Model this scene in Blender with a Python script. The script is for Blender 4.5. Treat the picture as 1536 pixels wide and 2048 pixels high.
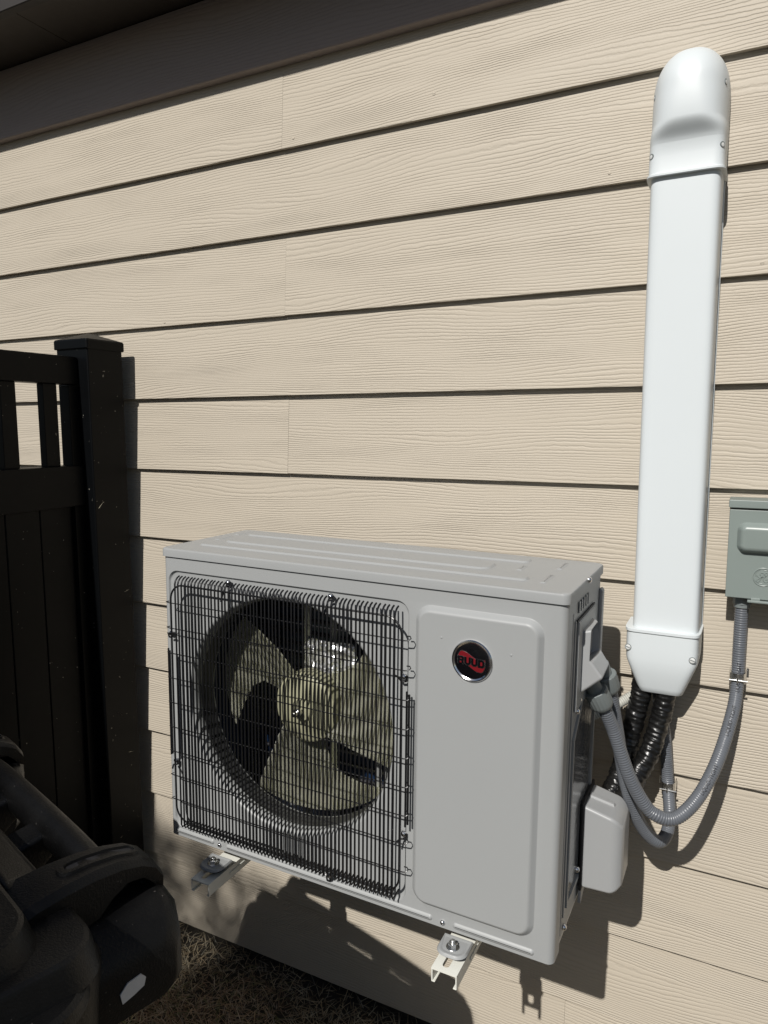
import bpy, bmesh, math, random
from mathutils import Vector, Matrix, noise as mnoise

random.seed(7)
for o in list(bpy.data.objects):
    bpy.data.objects.remove(o)
scene = bpy.context.scene
COL = scene.collection

# ------------------------------------------------------------------ camera
cam_d = bpy.data.cameras.new('camera')
cam_d.sensor_fit = 'VERTICAL'
cam_d.sensor_height = 24.0
cam_d.lens = 24.0 * 1434.03 / 2048.0
cam_d.clip_start = 0.02
cam_d.clip_end = 500
cam = bpy.data.objects.new('camera', cam_d)
COL.objects.link(cam)
right = Vector((0.89025098, 0.45546478, -0.00224066))
down = Vector((0.05236882, -0.10724439, -0.99285253))
fwd = Vector((-0.45244966, 0.8837706, -0.11932658))
m = Matrix.Identity(4)
for i in range(3):
    m[i][0] = right[i]; m[i][1] = -down[i]; m[i][2] = -fwd[i]
m[0][3], m[1][3], m[2][3] = 0.95116, -1.37046, 1.35511
cam.matrix_world = m
scene.camera = cam

# ------------------------------------------------------------------ sky and sun
SUN_DIR = Vector((0.03, 1.0, -0.9)).normalized()      # the way the light travels
elev = math.asin(-SUN_DIR.z)
to_sun = -SUN_DIR
world = bpy.data.worlds.new('World')
scene.world = world
world.use_nodes = True
wn = world.node_tree
for n in list(wn.nodes):
    wn.nodes.remove(n)
wo = wn.nodes.new('ShaderNodeOutputWorld')
wb = wn.nodes.new('ShaderNodeBackground')
sky = wn.nodes.new('ShaderNodeTexSky')
sky.sky_type = 'NISHITA'
sky.sun_disc = False
sky.sun_elevation = elev
sky.sun_rotation = math.atan2(to_sun.x, to_sun.y)
sky.air_density = 1.0
sky.dust_density = 1.0
sky.ozone_density = 0.7
wb.inputs['Strength'].default_value = 0.05
wn.links.new(sky.outputs[0], wb.inputs[0])
wn.links.new(wb.outputs[0], wo.inputs[0])

sun_d = bpy.data.lights.new('sun', 'SUN')
sun_d.energy = 5.0
sun_d.angle = math.radians(0.53)
sun_d.color = (1.0, 0.965, 0.915)
sun = bpy.data.objects.new('sun', sun_d)
COL.objects.link(sun)
sun.rotation_euler = SUN_DIR.to_track_quat('-Z', 'Y').to_euler()

vs = scene.view_settings
vs.view_transform = 'Standard'
vs.look = 'None'
vs.exposure = -0.07
vs.gamma = 1.0
vs.use_curve_mapping = False

# ------------------------------------------------------------------ helpers
def empty(name, loc=(0, 0, 0), rot=(0, 0, 0)):
    o = bpy.data.objects.new(name, None)
    o.location = loc
    o.rotation_euler = rot
    o.empty_display_size = 0.05
    COL.objects.link(o)
    return o

def tag(o, label=None, cat=None, group=None, kind=None):
    if label: o['label'] = label
    if cat: o['category'] = cat
    if group: o['group'] = group
    if kind: o['kind'] = kind
    return o

def link(name, mesh, mat, parent=None):
    o = bpy.data.objects.new(name, mesh)
    COL.objects.link(o)
    if mat is not None and not mesh.materials:
        mesh.materials.append(mat)
    if parent is not None:
        o.parent = parent
    return o

def done(name, bm, mat, parent=None, smooth=True, angle=35, wn_mod=True, recalc=True):
    if recalc:
        bmesh.ops.recalc_face_normals(bm, faces=bm.faces[:])
    me = bpy.data.meshes.new(name)
    bm.to_mesh(me)
    bm.free()
    if smooth:
        for p in me.polygons:
            p.use_smooth = True
        me.set_sharp_from_angle(angle=math.radians(angle))
    o = link(name, me, mat, parent)
    if smooth and wn_mod:
        w = o.modifiers.new('weighted_normal', 'WEIGHTED_NORMAL')
        w.keep_sharp = True
        w.weight = 80
    return o

def BM():
    return bmesh.new()

def add_box(bm, lo, hi, bev=0.0, seg=2, M=None):
    r = bmesh.ops.create_cube(bm, size=1.0)
    vs_ = r['verts']
    c = [(lo[i] + hi[i]) / 2 for i in range(3)]
    s = [(hi[i] - lo[i]) for i in range(3)]
    for v in vs_:
        v.co = Vector((c[0] + v.co.x * s[0], c[1] + v.co.y * s[1], c[2] + v.co.z * s[2]))
    if bev > 0:
        es = set()
        for v in vs_:
            for e in v.link_edges: es.add(e)
        r2 = bmesh.ops.bevel(bm, geom=list(es), offset=bev, segments=seg, profile=0.5, affect='EDGES')
        vs_ = list({v for f in r2['faces'] for v in f.verts} | {v for v in vs_ if v.is_valid})
    if M is not None:
        for v in vs_: v.co = M @ v.co
    return vs_

def add_hexa(bm, pts, bev=0.0, seg=2):
    """8 points: bottom 4 (ccw), top 4."""
    v = [bm.verts.new(p) for p in pts]
    fs = [(0, 3, 2, 1), (4, 5, 6, 7), (0, 1, 5, 4), (1, 2, 6, 5), (2, 3, 7, 6), (3, 0, 4, 7)]
    faces = [bm.faces.new([v[i] for i in f]) for f in fs]
    if bev > 0:
        es = {e for f in faces for e in f.edges}
        bmesh.ops.bevel(bm, geom=list(es), offset=bev, segments=seg, profile=0.5, affect='EDGES')

def add_loft(bm, loops, cap0=True, cap1=True, closed=True):
    vl = [[bm.verts.new(p) for p in lp] for lp in loops]
    n = len(vl[0])
    for a, b in zip(vl[:-1], vl[1:]):
        rng = range(n) if closed else range(n - 1)
        for i in rng:
            j = (i + 1) % n
            bm.faces.new((a[i], a[j], b[j], b[i]))
    if cap0: bm.faces.new(vl[0][::-1])
    if cap1: bm.faces.new(vl[-1])
    return vl

def rrect(w, h, r, n=6, cx=0, cy=0):
    pts = []
    for (sx, sy, a0) in ((1, 1, 0), (-1, 1, 90), (-1, -1, 180), (1, -1, 270)):
        for k in range(n + 1):
            a = math.radians(a0 + 90 * k / n)
            pts.append((cx + sx * (w / 2 - r) + r * math.cos(a), cy + sy * (h / 2 - r) + r * math.sin(a)))
    return pts

def circle(r, n, cx=0, cy=0):
    return [(cx + r * math.cos(2 * math.pi * k / n), cy + r * math.sin(2 * math.pi * k / n)) for k in range(n)]

def add_prism(bm, poly, f0, f1, holes=()):
    """poly: list of 2d points; f0,f1 map a 2d point to 3d at each end; holes: further loops."""
    if not holes:
        a = [bm.verts.new(f0(p)) for p in poly]
        b = [bm.verts.new(f1(p)) for p in poly]
        bm.faces.new(a[::-1]); bm.faces.new(b)
        n = len(poly)
        for i in range(n):
            j = (i + 1) % n
            bm.faces.new((a[i], a[j], b[j], b[i]))
        return
    ends = []
    for f in (f0, f1):
        loops = []; es = []
        for lp in [poly] + list(holes):
            vv = [bm.verts.new(f(p)) for p in lp]
            loops.append(vv)
            for i in range(len(vv)):
                es.append(bm.edges.new((vv[i], vv[(i + 1) % len(vv)])))
        bmesh.ops.triangle_fill(bm, use_beauty=True, use_dissolve=False, edges=es)
        ends.append(loops)
    for la, lb in zip(*ends):
        n = len(la)
        for i in range(n):
            j = (i + 1) % n
            bm.faces.new((la[i], la[j], lb[j], lb[i]))

def catmull(pts, step=0.004):
    P = [Vector(p) for p in pts]
    P = [P[0] * 2 - P[1]] + P + [P[-1] * 2 - P[-2]]
    out = []
    for i in range(1, len(P) - 2):
        p0, p1, p2, p3 = P[i - 1], P[i], P[i + 1], P[i + 2]
        n = max(2, int((p2 - p1).length / step))
        for k in range(n):
            t = k / n
            out.append(0.5 * ((2 * p1) + (-p0 + p2) * t + (2 * p0 - 5 * p1 + 4 * p2 - p3) * t * t + (-p0 + 3 * p1 - 3 * p2 + p3) * t ** 3))
    out.append(P[-2])
    return out

def frames(path):
    T = []
    for i in range(len(path)):
        a = path[max(0, i - 1)]; b = path[min(len(path) - 1, i + 1)]
        d = (b - a)
        T.append(d.normalized() if d.length > 1e-9 else Vector((0, 0, 1)))
    ref = Vector((0, 0, 1)) if abs(T[0].z) < 0.9 else Vector((0, 1, 0))
    N = [(ref - T[0] * ref.dot(T[0])).normalized()]
    for i in range(1, len(T)):
        v = N[-1] - T[i] * N[-1].dot(T[i])
        N.append(v.normalized())
    return T, N

def add_tube(bm, path, rad, seg=8, cap=True):
    path = [Vector(p) for p in path]
    T, N = frames(path)
    loops = []
    s = 0.0
    for i, p in enumerate(path):
        if i: s += (p - path[i - 1]).length
        B = T[i].cross(N[i])
        lp = []
        for k in range(seg):
            a = 2 * math.pi * k / seg
            r = rad(s, a) if callable(rad) else rad
            lp.append(p + (N[i] * math.cos(a) + B * math.sin(a)) * r)
        loops.append(lp)
    add_loft(bm, loops, cap, cap)

def add_cyl(bm, p0, p1, r0, r1=None, seg=20, bev=0.0):
    r1 = r0 if r1 is None else r1
    p0, p1 = Vector(p0), Vector(p1)
    d = (p1 - p0)
    L = d.length
    d.normalize()
    ref = Vector((0, 0, 1)) if abs(d.z) < 0.9 else Vector((1, 0, 0))
    a = d.cross(ref).normalized(); b = d.cross(a)
    st = [(0, r0), (L, r1)]
    if bev > 0:
        st = [(0, r0 - bev), (bev, r0), (L - bev, r1), (L, r1 - bev)]
    add_loft(bm, [[p0 + d * t + (a * math.cos(2 * math.pi * k / seg) + b * math.sin(2 * math.pi * k / seg)) * r
                   for k in range(seg)] for t, r in st])

def add_lathe(bm, prof, origin, axis, seg=24, cap0=True, cap1=True):
    """prof: list of (distance along axis, radius)."""
    o = Vector(origin); d = Vector(axis).normalized()
    ref = Vector((0, 0, 1)) if abs(d.z) < 0.9 else Vector((1, 0, 0))
    a = d.cross(ref).normalized(); b = d.cross(a)
    add_loft(bm, [[o + d * t + (a * math.cos(2 * math.pi * k / seg) + b * math.sin(2 * math.pi * k / seg)) * max(r, 1e-5)
                   for k in range(seg)] for t, r in prof], cap0, cap1)

# ------------------------------------------------------------------ materials
def new_mat(name):
    mt = bpy.data.materials.new(name)
    mt.use_nodes = True
    nt = mt.node_tree
    b = nt.nodes['Principled BSDF']
    return mt, nt, b

def N_(nt, typ, **kw):
    n = nt.nodes.new(typ)
    for k, v in kw.items():
        setattr(n, k, v)
    return n

def math_node(nt, op, a, b=None, c=None):
    n = nt.nodes.new('ShaderNodeMath'); n.operation = op
    for i, x in enumerate((a, b, c)):
        if x is None: continue
        if isinstance(x, (int, float)): n.inputs[i].default_value = x
        else: nt.links.new(x, n.inputs[i])
    return n.outputs[0]

def noise_tex(nt, vec, scale, detail=4, rough=0.5):
    n = nt.nodes.new('ShaderNodeTexNoise')
    n.inputs['Scale'].default_value = scale
    n.inputs['Detail'].default_value = detail
    n.inputs['Roughness'].default_value = rough
    if vec is not None: nt.links.new(vec, n.inputs['Vector'])
    return n

def mix_col(nt, fac, a, b):
    n = nt.nodes.new('ShaderNodeMix'); n.data_type = 'RGBA'
    for sock, x in ((n.inputs[0], fac), (n.inputs[6], a), (n.inputs[7], b)):
        if isinstance(x, (int, float)): sock.default_value = x
        elif isinstance(x, tuple): sock.default_value = (x[0], x[1], x[2], 1)
        else: nt.links.new(x, sock)
    return n.outputs[2]

def painted(name, col, rough=0.45, metal=0.0, var=0.06, vscale=14, bump=0.0, bscale=300, rvar=0.1, spec=0.5, coat=0.0, speck=None):
    """paint, plastic or metal with slight colour and gloss variation"""
    mt, nt, b = new_mat(name)
    tc = nt.nodes.new('ShaderNodeTexCoord')
    n = noise_tex(nt, tc.outputs['Object'], vscale, 5, 0.6)
    d = tuple(c * (1 - var) for c in col); l = tuple(min(1, c * (1 + var)) for c in col)
    out = mix_col(nt, n.outputs['Fac'], d, l)
    if speck:
        # small dust specks and bits of dry grass stuck on the surface
        s = noise_tex(nt, tc.outputs['Object'], speck[0], 2, 0.5)
        k = math_node(nt, 'GREATER_THAN', s.outputs['Fac'], speck[1])
        out = mix_col(nt, k, out, speck[2])
    nt.links.new(out, b.inputs['Base Color'])
    n2 = noise_tex(nt, tc.outputs['Object'], vscale * 2.3, 4, 0.6)
    r = math_node(nt, 'MULTIPLY_ADD', n2.outputs['Fac'], rvar * 2, rough - rvar)
    nt.links.new(r, b.inputs['Roughness'])
    b.inputs['Metallic'].default_value = metal
    b.inputs['Specular IOR Level'].default_value = spec
    b.inputs['Coat Weight'].default_value = coat
    if bump > 0:
        nb = noise_tex(nt, tc.outputs['Object'], bscale, 3, 0.6)
        bp = nt.nodes.new('ShaderNodeBump')
        bp.inputs['Strength'].default_value = bump
        bp.inputs['Distance'].default_value = 0.001
        nt.links.new(nb.outputs['Fac'], bp.inputs['Height'])
        nt.links.new(bp.outputs[0], b.inputs['Normal'])
    return mt

def siding_material(name, col, lines=95.0, warp=11.0, depth=0.0011, rough=0.55):
    """embossed cedar grain: contour lines of a stretched noise field, another one for each board"""
    mt, nt, b = new_mat(name)
    tc = nt.nodes.new('ShaderNodeTexCoord')
    oi = nt.nodes.new('ShaderNodeObjectInfo')
    sep = nt.nodes.new('ShaderNodeSeparateXYZ')
    nt.links.new(tc.outputs['Object'], sep.inputs[0])
    x, z = sep.outputs[0], sep.outputs[2]
    rnd = math_node(nt, 'MULTIPLY', oi.outputs['Random'], 61.0)
    def field(sx, sz, detail, rough_, off):
        cx = nt.nodes.new('ShaderNodeCombineXYZ')
        nt.links.new(math_node(nt, 'MULTIPLY', x, sx), cx.inputs[0])
        nt.links.new(math_node(nt, 'MULTIPLY', z, sz), cx.inputs[1])
        nn = nt.nodes.new('ShaderNodeTexNoise'); nn.noise_dimensions = '4D'
        nn.inputs['Scale'].default_value = 1.0
        nn.inputs['Detail'].default_value = detail
        nn.inputs['Roughness'].default_value = rough_
        nt.links.new(cx.outputs[0], nn.inputs['Vector'])
        nt.links.new(math_node(nt, 'ADD', rnd, off), nn.inputs['W'])
        return nn.outputs['Fac']
    big = field(1.5, 11.0, 1.5, 0.45, 0.0)
    jag = field(30.0, 70.0, 4.0, 0.65, 3.0)
    g = math_node(nt, 'MULTIPLY', z, lines)
    g = math_node(nt, 'MULTIPLY_ADD', big, warp, g)
    g = math_node(nt, 'MULTIPLY_ADD', jag, 1.0, g)
    f = math_node(nt, 'FRACT', g)
    tri = math_node(nt, 'ABSOLUTE', math_node(nt, 'MULTIPLY_ADD', f, 2.0, -1.0))
    groove = nt.nodes.new('ShaderNodeMapRange'); groove.interpolation_type = 'SMOOTHSTEP'
    groove.inputs['From Min'].default_value = 0.0
    groove.inputs['From Max'].default_value = 0.62
    nt.links.new(tri, groove.inputs['Value'])
    # grooves differ in depth along the board
    dep = field(5.0, 26.0, 2.0, 0.5, 9.0)
    dep = math_node(nt, 'MULTIPLY_ADD', dep, 1.9, -0.35)
    dep = math_node(nt, 'MAXIMUM', dep, 0.12)
    h = math_node(nt, 'MULTIPLY', groove.outputs[0], dep)
    fine = field(260.0, 420.0, 2.0, 0.5, 5.0)
    h = math_node(nt, 'MULTIPLY_ADD', fine, 0.16, h)
    bp = nt.nodes.new('ShaderNodeBump')
    bp.inputs['Strength'].default_value = 1.0
    bp.inputs['Distance'].default_value = depth
    nt.links.new(h, bp.inputs['Height'])
    nt.links.new(bp.outputs[0], b.inputs['Normal'])
    tone = field(2.0, 9.0, 4.0, 0.6, 15.0)
    d = tuple(c * 0.94 for c in col); l = tuple(c * 1.05 for c in col)
    base = mix_col(nt, tone, d, l)
    groove_dark = math_node(nt, 'MULTIPLY', math_node(nt, 'SUBTRACT', 1.0, groove.outputs[0]), 0.16)  # grooves mixed a little darker than the board face
    base = mix_col(nt, groove_dark, base, tuple(c * 0.62 for c in col))
    nt.links.new(base, b.inputs['Base Color'])
    b.inputs['Roughness'].default_value = rough
    b.inputs['Specular IOR Level'].default_value = 0.35
    return mt

M = {}
M['siding'] = siding_material('siding_paint', (0.450, 0.400, 0.325), lines=175.0, warp=15.0, depth=0.0008)
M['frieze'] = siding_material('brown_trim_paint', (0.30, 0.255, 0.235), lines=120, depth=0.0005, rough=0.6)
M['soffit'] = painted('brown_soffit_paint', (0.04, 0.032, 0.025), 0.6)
M['concrete'] = painted('concrete', (0.22, 0.21, 0.19), 0.9, bump=0.5)
M['casing'] = painted('grey_casing_paint', (0.308, 0.317, 0.317), 0.42, spec=0.35, var=0.02, vscale=5, bump=0.05, bscale=900, rvar=0.05)
M['casing_plastic'] = painted('grey_cover_plastic', (0.305, 0.312, 0.315), 0.36, var=0.02, bump=0.05, bscale=700, rvar=0.05)
M['wire'] = painted('black_coated_wire', (0.006, 0.006, 0.007), 0.33, rvar=0.05)
M['dark'] = painted('dark_gasket_and_recess', (0.012, 0.012, 0.014), 0.6)
M['zinc'] = painted('bright_zinc', (0.72, 0.72, 0.70), 0.25, metal=1.0, var=0.1, vscale=60)
M['chrome'] = painted('chrome', (0.75, 0.75, 0.76), 0.16, metal=1.0)
M['galv'] = painted('galvanised_sheet', (0.50, 0.51, 0.50), 0.42, metal=0.7, var=0.1, vscale=30)
M['white_pvc'] = painted('white_pvc', (0.605, 0.645, 0.66), 0.42, var=0.015, vscale=8, rvar=0.05)
M['bracket'] = painted('white_bracket_enamel', (0.70, 0.70, 0.64), 0.4, var=0.03, vscale=30)
M['rubber'] = painted('black_rubber', (0.012, 0.012, 0.012), 0.6)
M['conduit'] = painted('grey_conduit_pvc', (0.112, 0.121, 0.136), 0.34, var=0.05, vscale=40)
M['gland'] = painted('grey_gland_and_recess', (0.16, 0.18, 0.18), 0.5, var=0.05, vscale=40)
M['drain'] = painted('pale_drain_hose', (0.45, 0.45, 0.41), 0.5)
M['tape'] = painted('black_wrap_tape', (0.007, 0.007, 0.007), 0.30, bump=0.6, bscale=160, rvar=0.08)
M['ink'] = painted('black_ink', (0.01, 0.01, 0.012), 0.6)
M['box'] = painted('grey_green_enamel', (0.205, 0.24, 0.225), 0.36, var=0.03, vscale=10, rvar=0.05)
M['fence'] = painted('black_vinyl', (0.0020, 0.0024, 0.0029), 0.42, var=0.25, vscale=9, rvar=0.08, spec=0.13,
                     speck=(120, 0.755, (0.22, 0.21, 0.18)))
M['bin'] = painted('black_bin_plastic', (0.0048, 0.0048, 0.0049), 0.40, spec=0.28, var=0.55, vscale=22, bump=0.6, bscale=420,
                   speck=(210, 0.745, (0.07, 0.065, 0.06)))
M['sticker'] = painted('white_sticker', (0.55, 0.55, 0.55), 0.5, var=0.12, vscale=120)
M['hub_black'] = painted('black_enamel', (0.004, 0.004, 0.005), 0.12, rvar=0.02)
M['red'] = painted('red_enamel', (0.15, 0.008, 0.012), 0.25)
M['fin'] = painted('blue_coil_fin', (0.012, 0.030, 0.075), 0.35, metal=0.3)
M['copper'] = painted('coil_tube', (0.12, 0.12, 0.14), 0.3, metal=0.8)
M['foil'] = painted('crumpled_foil', (0.82, 0.83, 0.84), 0.3, metal=0.75, var=0.1, vscale=40)
M['motor'] = painted('motor_shell', (0.03, 0.03, 0.032), 0.5)
M['screw_white'] = painted('white_screw', (0.62, 0.63, 0.62), 0.4)

# translucent aged fan plastic
mt, nt, b = new_mat('olive_fan_plastic')
tc = nt.nodes.new('ShaderNodeTexCoord')
n1 = noise_tex(nt, tc.outputs['Object'], 9, 4, 0.6)
fan_col = mix_col(nt, n1.outputs['Fac'], (0.30, 0.30, 0.19), (0.38, 0.375, 0.25))
nt.links.new(fan_col, b.inputs['Base Color'])
b.inputs['Roughness'].default_value = 0.38
b.inputs['Subsurface Weight'].default_value = 0.85
b.inputs['Subsurface Radius'].default_value = (1.0, 1.0, 0.7)
b.inputs['Subsurface Scale'].default_value = 0.03
tl = nt.nodes.new('ShaderNodeBsdfTranslucent')
nt.links.new(fan_col, tl.inputs['Color'])
mx = nt.nodes.new('ShaderNodeMixShader'); mx.inputs[0].default_value = 0.18
nt.links.new(b.outputs[0], mx.inputs[1]); nt.links.new(tl.outputs[0], mx.inputs[2])
nt.links.new(mx.outputs[0], nt.nodes['Material Output'].inputs[0])
M['fan'] = mt
M['fan_hub'] = painted('olive_hub_plastic', (0.31, 0.305, 0.205), 0.5, var=0.15, vscale=20)

# soil and dry lawn
mt, nt, b = new_mat('dry_lawn_soil')
tc = nt.nodes.new('ShaderNodeTexCoord')
n1 = noise_tex(nt, tc.outputs['Object'], 3.0, 6, 0.65)
n2 = noise_tex(nt, tc.outputs['Object'], 60.0, 6, 0.7)
c1 = mix_col(nt, n1.outputs['Fac'], (0.032, 0.028, 0.021), (0.062, 0.053, 0.038))
c2 = mix_col(nt, n2.outputs['Fac'], (0.028, 0.022, 0.016), c1)
nt.links.new(c2, b.inputs['Base Color'])
b.inputs['Roughness'].default_value = 0.95
bp = nt.nodes.new('ShaderNodeBump'); bp.inputs['Strength'].default_value = 0.9; bp.inputs['Distance'].default_value = 0.012
nt.links.new(n2.outputs['Fac'], bp.inputs['Height']); nt.links.new(bp.outputs[0], b.inputs['Normal'])
M['soil'] = mt

mt, nt, b = new_mat('dry_grass_blades')
at = nt.nodes.new('ShaderNodeAttribute'); at.attribute_name = 'tint'
nt.links.new(at.outputs['Color'], b.inputs['Base Color'])
b.inputs['Roughness'].default_value = 0.7
M['grass'] = mt

# ------------------------------------------------------------------ ground
GZ = -0.03
def ground_h(x, y):
    return GZ + 0.012 * mnoise.noise(Vector((x * 3.1, y * 3.1, 0.3))) + 0.006 * mnoise.noise(Vector((x * 11, y * 11, 2.3)))
bm = BM()
xs = [-200, -40, -12, -5] + [-3 + 0.05 * i for i in range(121)] + [5, 12, 40, 200]
ys = [-200, -60, -20, -8, -5] + [-3 + 0.05 * i for i in range(69)] + [1.5, 12, 60, 200]
grid = []
for yv in ys:
    grid.append([bm.verts.new((xv, yv, ground_h(xv, yv) if (abs(xv) <= 3 and -3 <= yv <= 0.5) else GZ)) for xv in xs])
for j in range(len(ys) - 1):
    for i in range(len(xs) - 1):
        bm.faces.new((grid[j][i], grid[j][i + 1], grid[j + 1][i + 1], grid[j + 1][i]))
g = done('ground', bm, M['soil'], wn_mod=False)
tag(g, 'dry brown lawn soil below the siding wall', 'ground', kind='structure')

# ------------------------------------------------------------------ house wall: lap siding, frieze, soffit
S = 0.178
wall = empty('house_wall', (0, 0, 0))
tag(wall, 'beige lap siding house wall with wood grain boards under a brown frieze', 'house wall')
X0, X1 = -2.6, 3.0
joint_rows = {}
for row in range(0, 14):
    # rows counted from the bottom; the joint lines alternate
    joint_rows[row] = [-1.85 + 0.4 * ((row * 7) % 3), 0.0] if row % 2 == 1 else [-0.95 - 0.3 * ((row * 5) % 3), 2.2 - 0.25 * ((row * 3) % 4)]
joint_rows[1] = [-1.5, 0.002]
joint_rows[0] = [-1.1, 0.665]
TH = 0.0085
def siding_board(x0, x1, zb, ztop, name='siding_board'):
    L = x1 - x0
    lap = (ztop - zb)
    k = 0.0115 / S
    pts = []
    # origin of the board: its lower left front corner; a touch of unevenness board by board
    e = random.uniform(-0.0006, 0.0006)
    y_b, y_t = 0.0 + e, k * lap + e
    bmx = BM()
    add_hexa(bmx, [(0, y_b, 0), (L, y_b, 0), (L, y_b + TH, 0), (0, y_b + TH, 0),
                   (0, y_t, lap), (L, y_t, lap), (L, y_t + TH, lap), (0, y_t + TH, lap)])
    be_ = [e_ for e_ in bmx.edges if all(v_.co.z < 0.001 for v_ in e_.verts) and all(v_.co.y < y_b + 0.001 for v_ in e_.verts)]
    bmesh.ops.bevel(bmx, geom=be_, offset=0.0009, segments=2, profile=0.5, affect='EDGES')
    o = done(name, bmx, M['siding'], wall, smooth=False)
    o.location = (x0, 0, zb)
    return o
ROWS = 12
for row in range(ROWS):
    zb = row * S
    top = zb + S + 0.018 if row < ROWS - 1 else 2.15
    js = [X0] + sorted(joint_rows[row]) + [X1]
    for a, b_ in zip(js[:-1], js[1:]):
        siding_board(a + 0.00015, b_ - 0.00015, zb + random.uniform(-0.0006, 0.0006), top)
for (nx_, nz_) in ((0.03, 1.975), (0.36, 2.0), (0.70, 1.80), (0.31, 1.09), (-0.36, 1.61), (0.22, 1.44), (0.95, 1.62), (0.60, 0.20), (1.02, 0.56)):
    bm = BM()
    yb_ = (nz_ % S) * 0.0115 / S
    add_lathe(bm, [(-0.002, 0.0030), (0.0006, 0.0030), (0.0009, 0.0022), (0.0009, 0.0001)], (nx_, yb_, nz_), (0, -1, 0), 10)
    done('nail', bm, M['siding'], wall)
# backing sheet behind the boards and the foundation below
bm = BM(); add_box(bm, (X0, 0.03, -0.01), (X1, 0.14, 2.6))
done('wall_sheathing', bm, M['concrete'], wall, smooth=False)
bm = BM(); add_box(bm, (X0, 0.026, -0.4), (X1, 0.0295, 0.012))
done('foundation_strip', bm, M['soil'], wall, smooth=False)
# frieze boards (two lengths), soffit planks, fascia
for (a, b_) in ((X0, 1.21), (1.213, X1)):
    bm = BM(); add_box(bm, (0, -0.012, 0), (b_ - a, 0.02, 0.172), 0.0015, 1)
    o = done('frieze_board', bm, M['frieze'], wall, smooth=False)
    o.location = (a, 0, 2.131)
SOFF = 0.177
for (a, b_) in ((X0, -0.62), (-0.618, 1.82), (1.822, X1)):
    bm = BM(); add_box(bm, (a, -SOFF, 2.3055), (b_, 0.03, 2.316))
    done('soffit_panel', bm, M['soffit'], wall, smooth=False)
bm = BM(); add_box(bm, (X0, -SOFF - 0.022, 2.296), (X1, -SOFF + 0.001, 2.47), 0.002, 1)
done('fascia_board', bm, painted('dark_fascia_paint', (0.022, 0.018, 0.015), 0.6), wall, smooth=False)
bm = BM()
add_hexa(bm, [(X0, -SOFF - 0.05, 2.472), (X1, -SOFF - 0.05, 2.472), (X1, 0.6, 2.80), (X0, 0.6, 2.80),
              (X0, -SOFF - 0.05, 2.482), (X1, -SOFF - 0.05, 2.482), (X1, 0.6, 2.81), (X0, 0.6, 2.81)])
done('roof_deck', bm, M['soffit'], wall, smooth=False)

# ------------------------------------------------------------------ added unseen evergreen behind the viewer, its crown shaped to shade the wall foot
random.seed(3)
mt, nt, b = new_mat('evergreen_leaf')
at = nt.nodes.new('ShaderNodeAttribute'); at.attribute_name = 'tint'
nt.links.new(at.outputs['Color'], b.inputs['Base Color'])
b.inputs['Roughness'].default_value = 0.6
M['leaf'] = mt
tree = empty('added_shade_tree', (-0.75, -5.35, GZ))
tag(tree, 'unseen evergreen added behind the viewer to shade the foot of the wall', 'tree')
bm = BM()
add_tube(bm, [(0, 0, -0.1), (0.02, 0.01, 1.0), (-0.03, 0.0, 2.4), (0.02, 0.0, 3.8), (0, 0, 4.9)], lambda s_, a_: 0.13 * (1 - 0.17 * s_) + 0.008 * math.sin(5 * a_ + s_ * 3), 14)
done('trunk', bm, painted('bark', (0.09, 0.065, 0.045), 0.9, bump=0.6, bscale=60), tree, wn_mod=False)
bm = BM()
for k in range(16):
    z_ = 0.9 + 0.24 * k; an = k * 2.4; L_ = 0.75 - 0.03 * k
    add_tube(bm, [(0, 0, z_), (0.5 * L_ * math.cos(an), 0.5 * L_ * math.sin(an), z_ + 0.12), (L_ * math.cos(an), L_ * math.sin(an), z_ + 0.2)], lambda s_, a_: 0.03 * (1 - 0.8 * s_), 6)
o = done('limbs', bm, M['soil'], tree, wn_mod=False)
tv, tf, tt = [], [], []
cnt = 0
while cnt < 17000:
    x = random.uniform(-1.35, 1.07); z = random.uniform(1.0, 6.3); y = random.uniform(-0.8, 0.8)
    xw = x - 0.75
    top = 5.165 - 0.30 * (xw + 0.62) if x > -0.2 else 5.165 - 0.30 * (-0.33) - 0.35 * (-0.2 - x) ** 1.6
    top -= 0.9 * y
    top += 0.03 * mnoise.noise(Vector((x * 4, y * 4, 1)))
    if z > top: continue
    hw = 1.07
    if abs(x) > (hw if x > 0 else hw + 0.25) or (x / 1.3) ** 2 + (y / 0.8) ** 2 > 1.0 : continue
    if mnoise.noise(Vector((x * 2.2, y * 2.2, z * 2.2))) < -0.5: continue
    base = len(tv)
    d1 = Vector((random.gauss(0, 1), random.gauss(0, 1), random.gauss(0, 1))).normalized()
    d2 = d1.cross(Vector((random.gauss(0, 1), random.gauss(0, 1), random.gauss(0, 1)))).normalized()
    p = Vector((x, y, z)); sz = random.uniform(0.02, 0.036)
    for a_, b_ in ((-1.3, 0), (0, -0.5), (1.3, 0), (0, 0.5)):
        tv.append(tuple(p + d1 * a_ * sz + d2 * b_ * sz))
        k = random.uniform(0.75, 1.25)
        tt.append((0.035 * k, 0.07 * k, 0.025 * k, 1))
    tf.append((base, base + 1, base + 2, base + 3)); cnt += 1
me = bpy.data.meshes.new('crown'); me.from_pydata(tv, [], tf)
ca = me.color_attributes.new('tint', 'FLOAT_COLOR', 'POINT'); ca.data.foreach_set('color', [c for q in tt for c in q])
o = link('crown', me, M['leaf'], tree)
o['kind'] = 'stuff'

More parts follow.
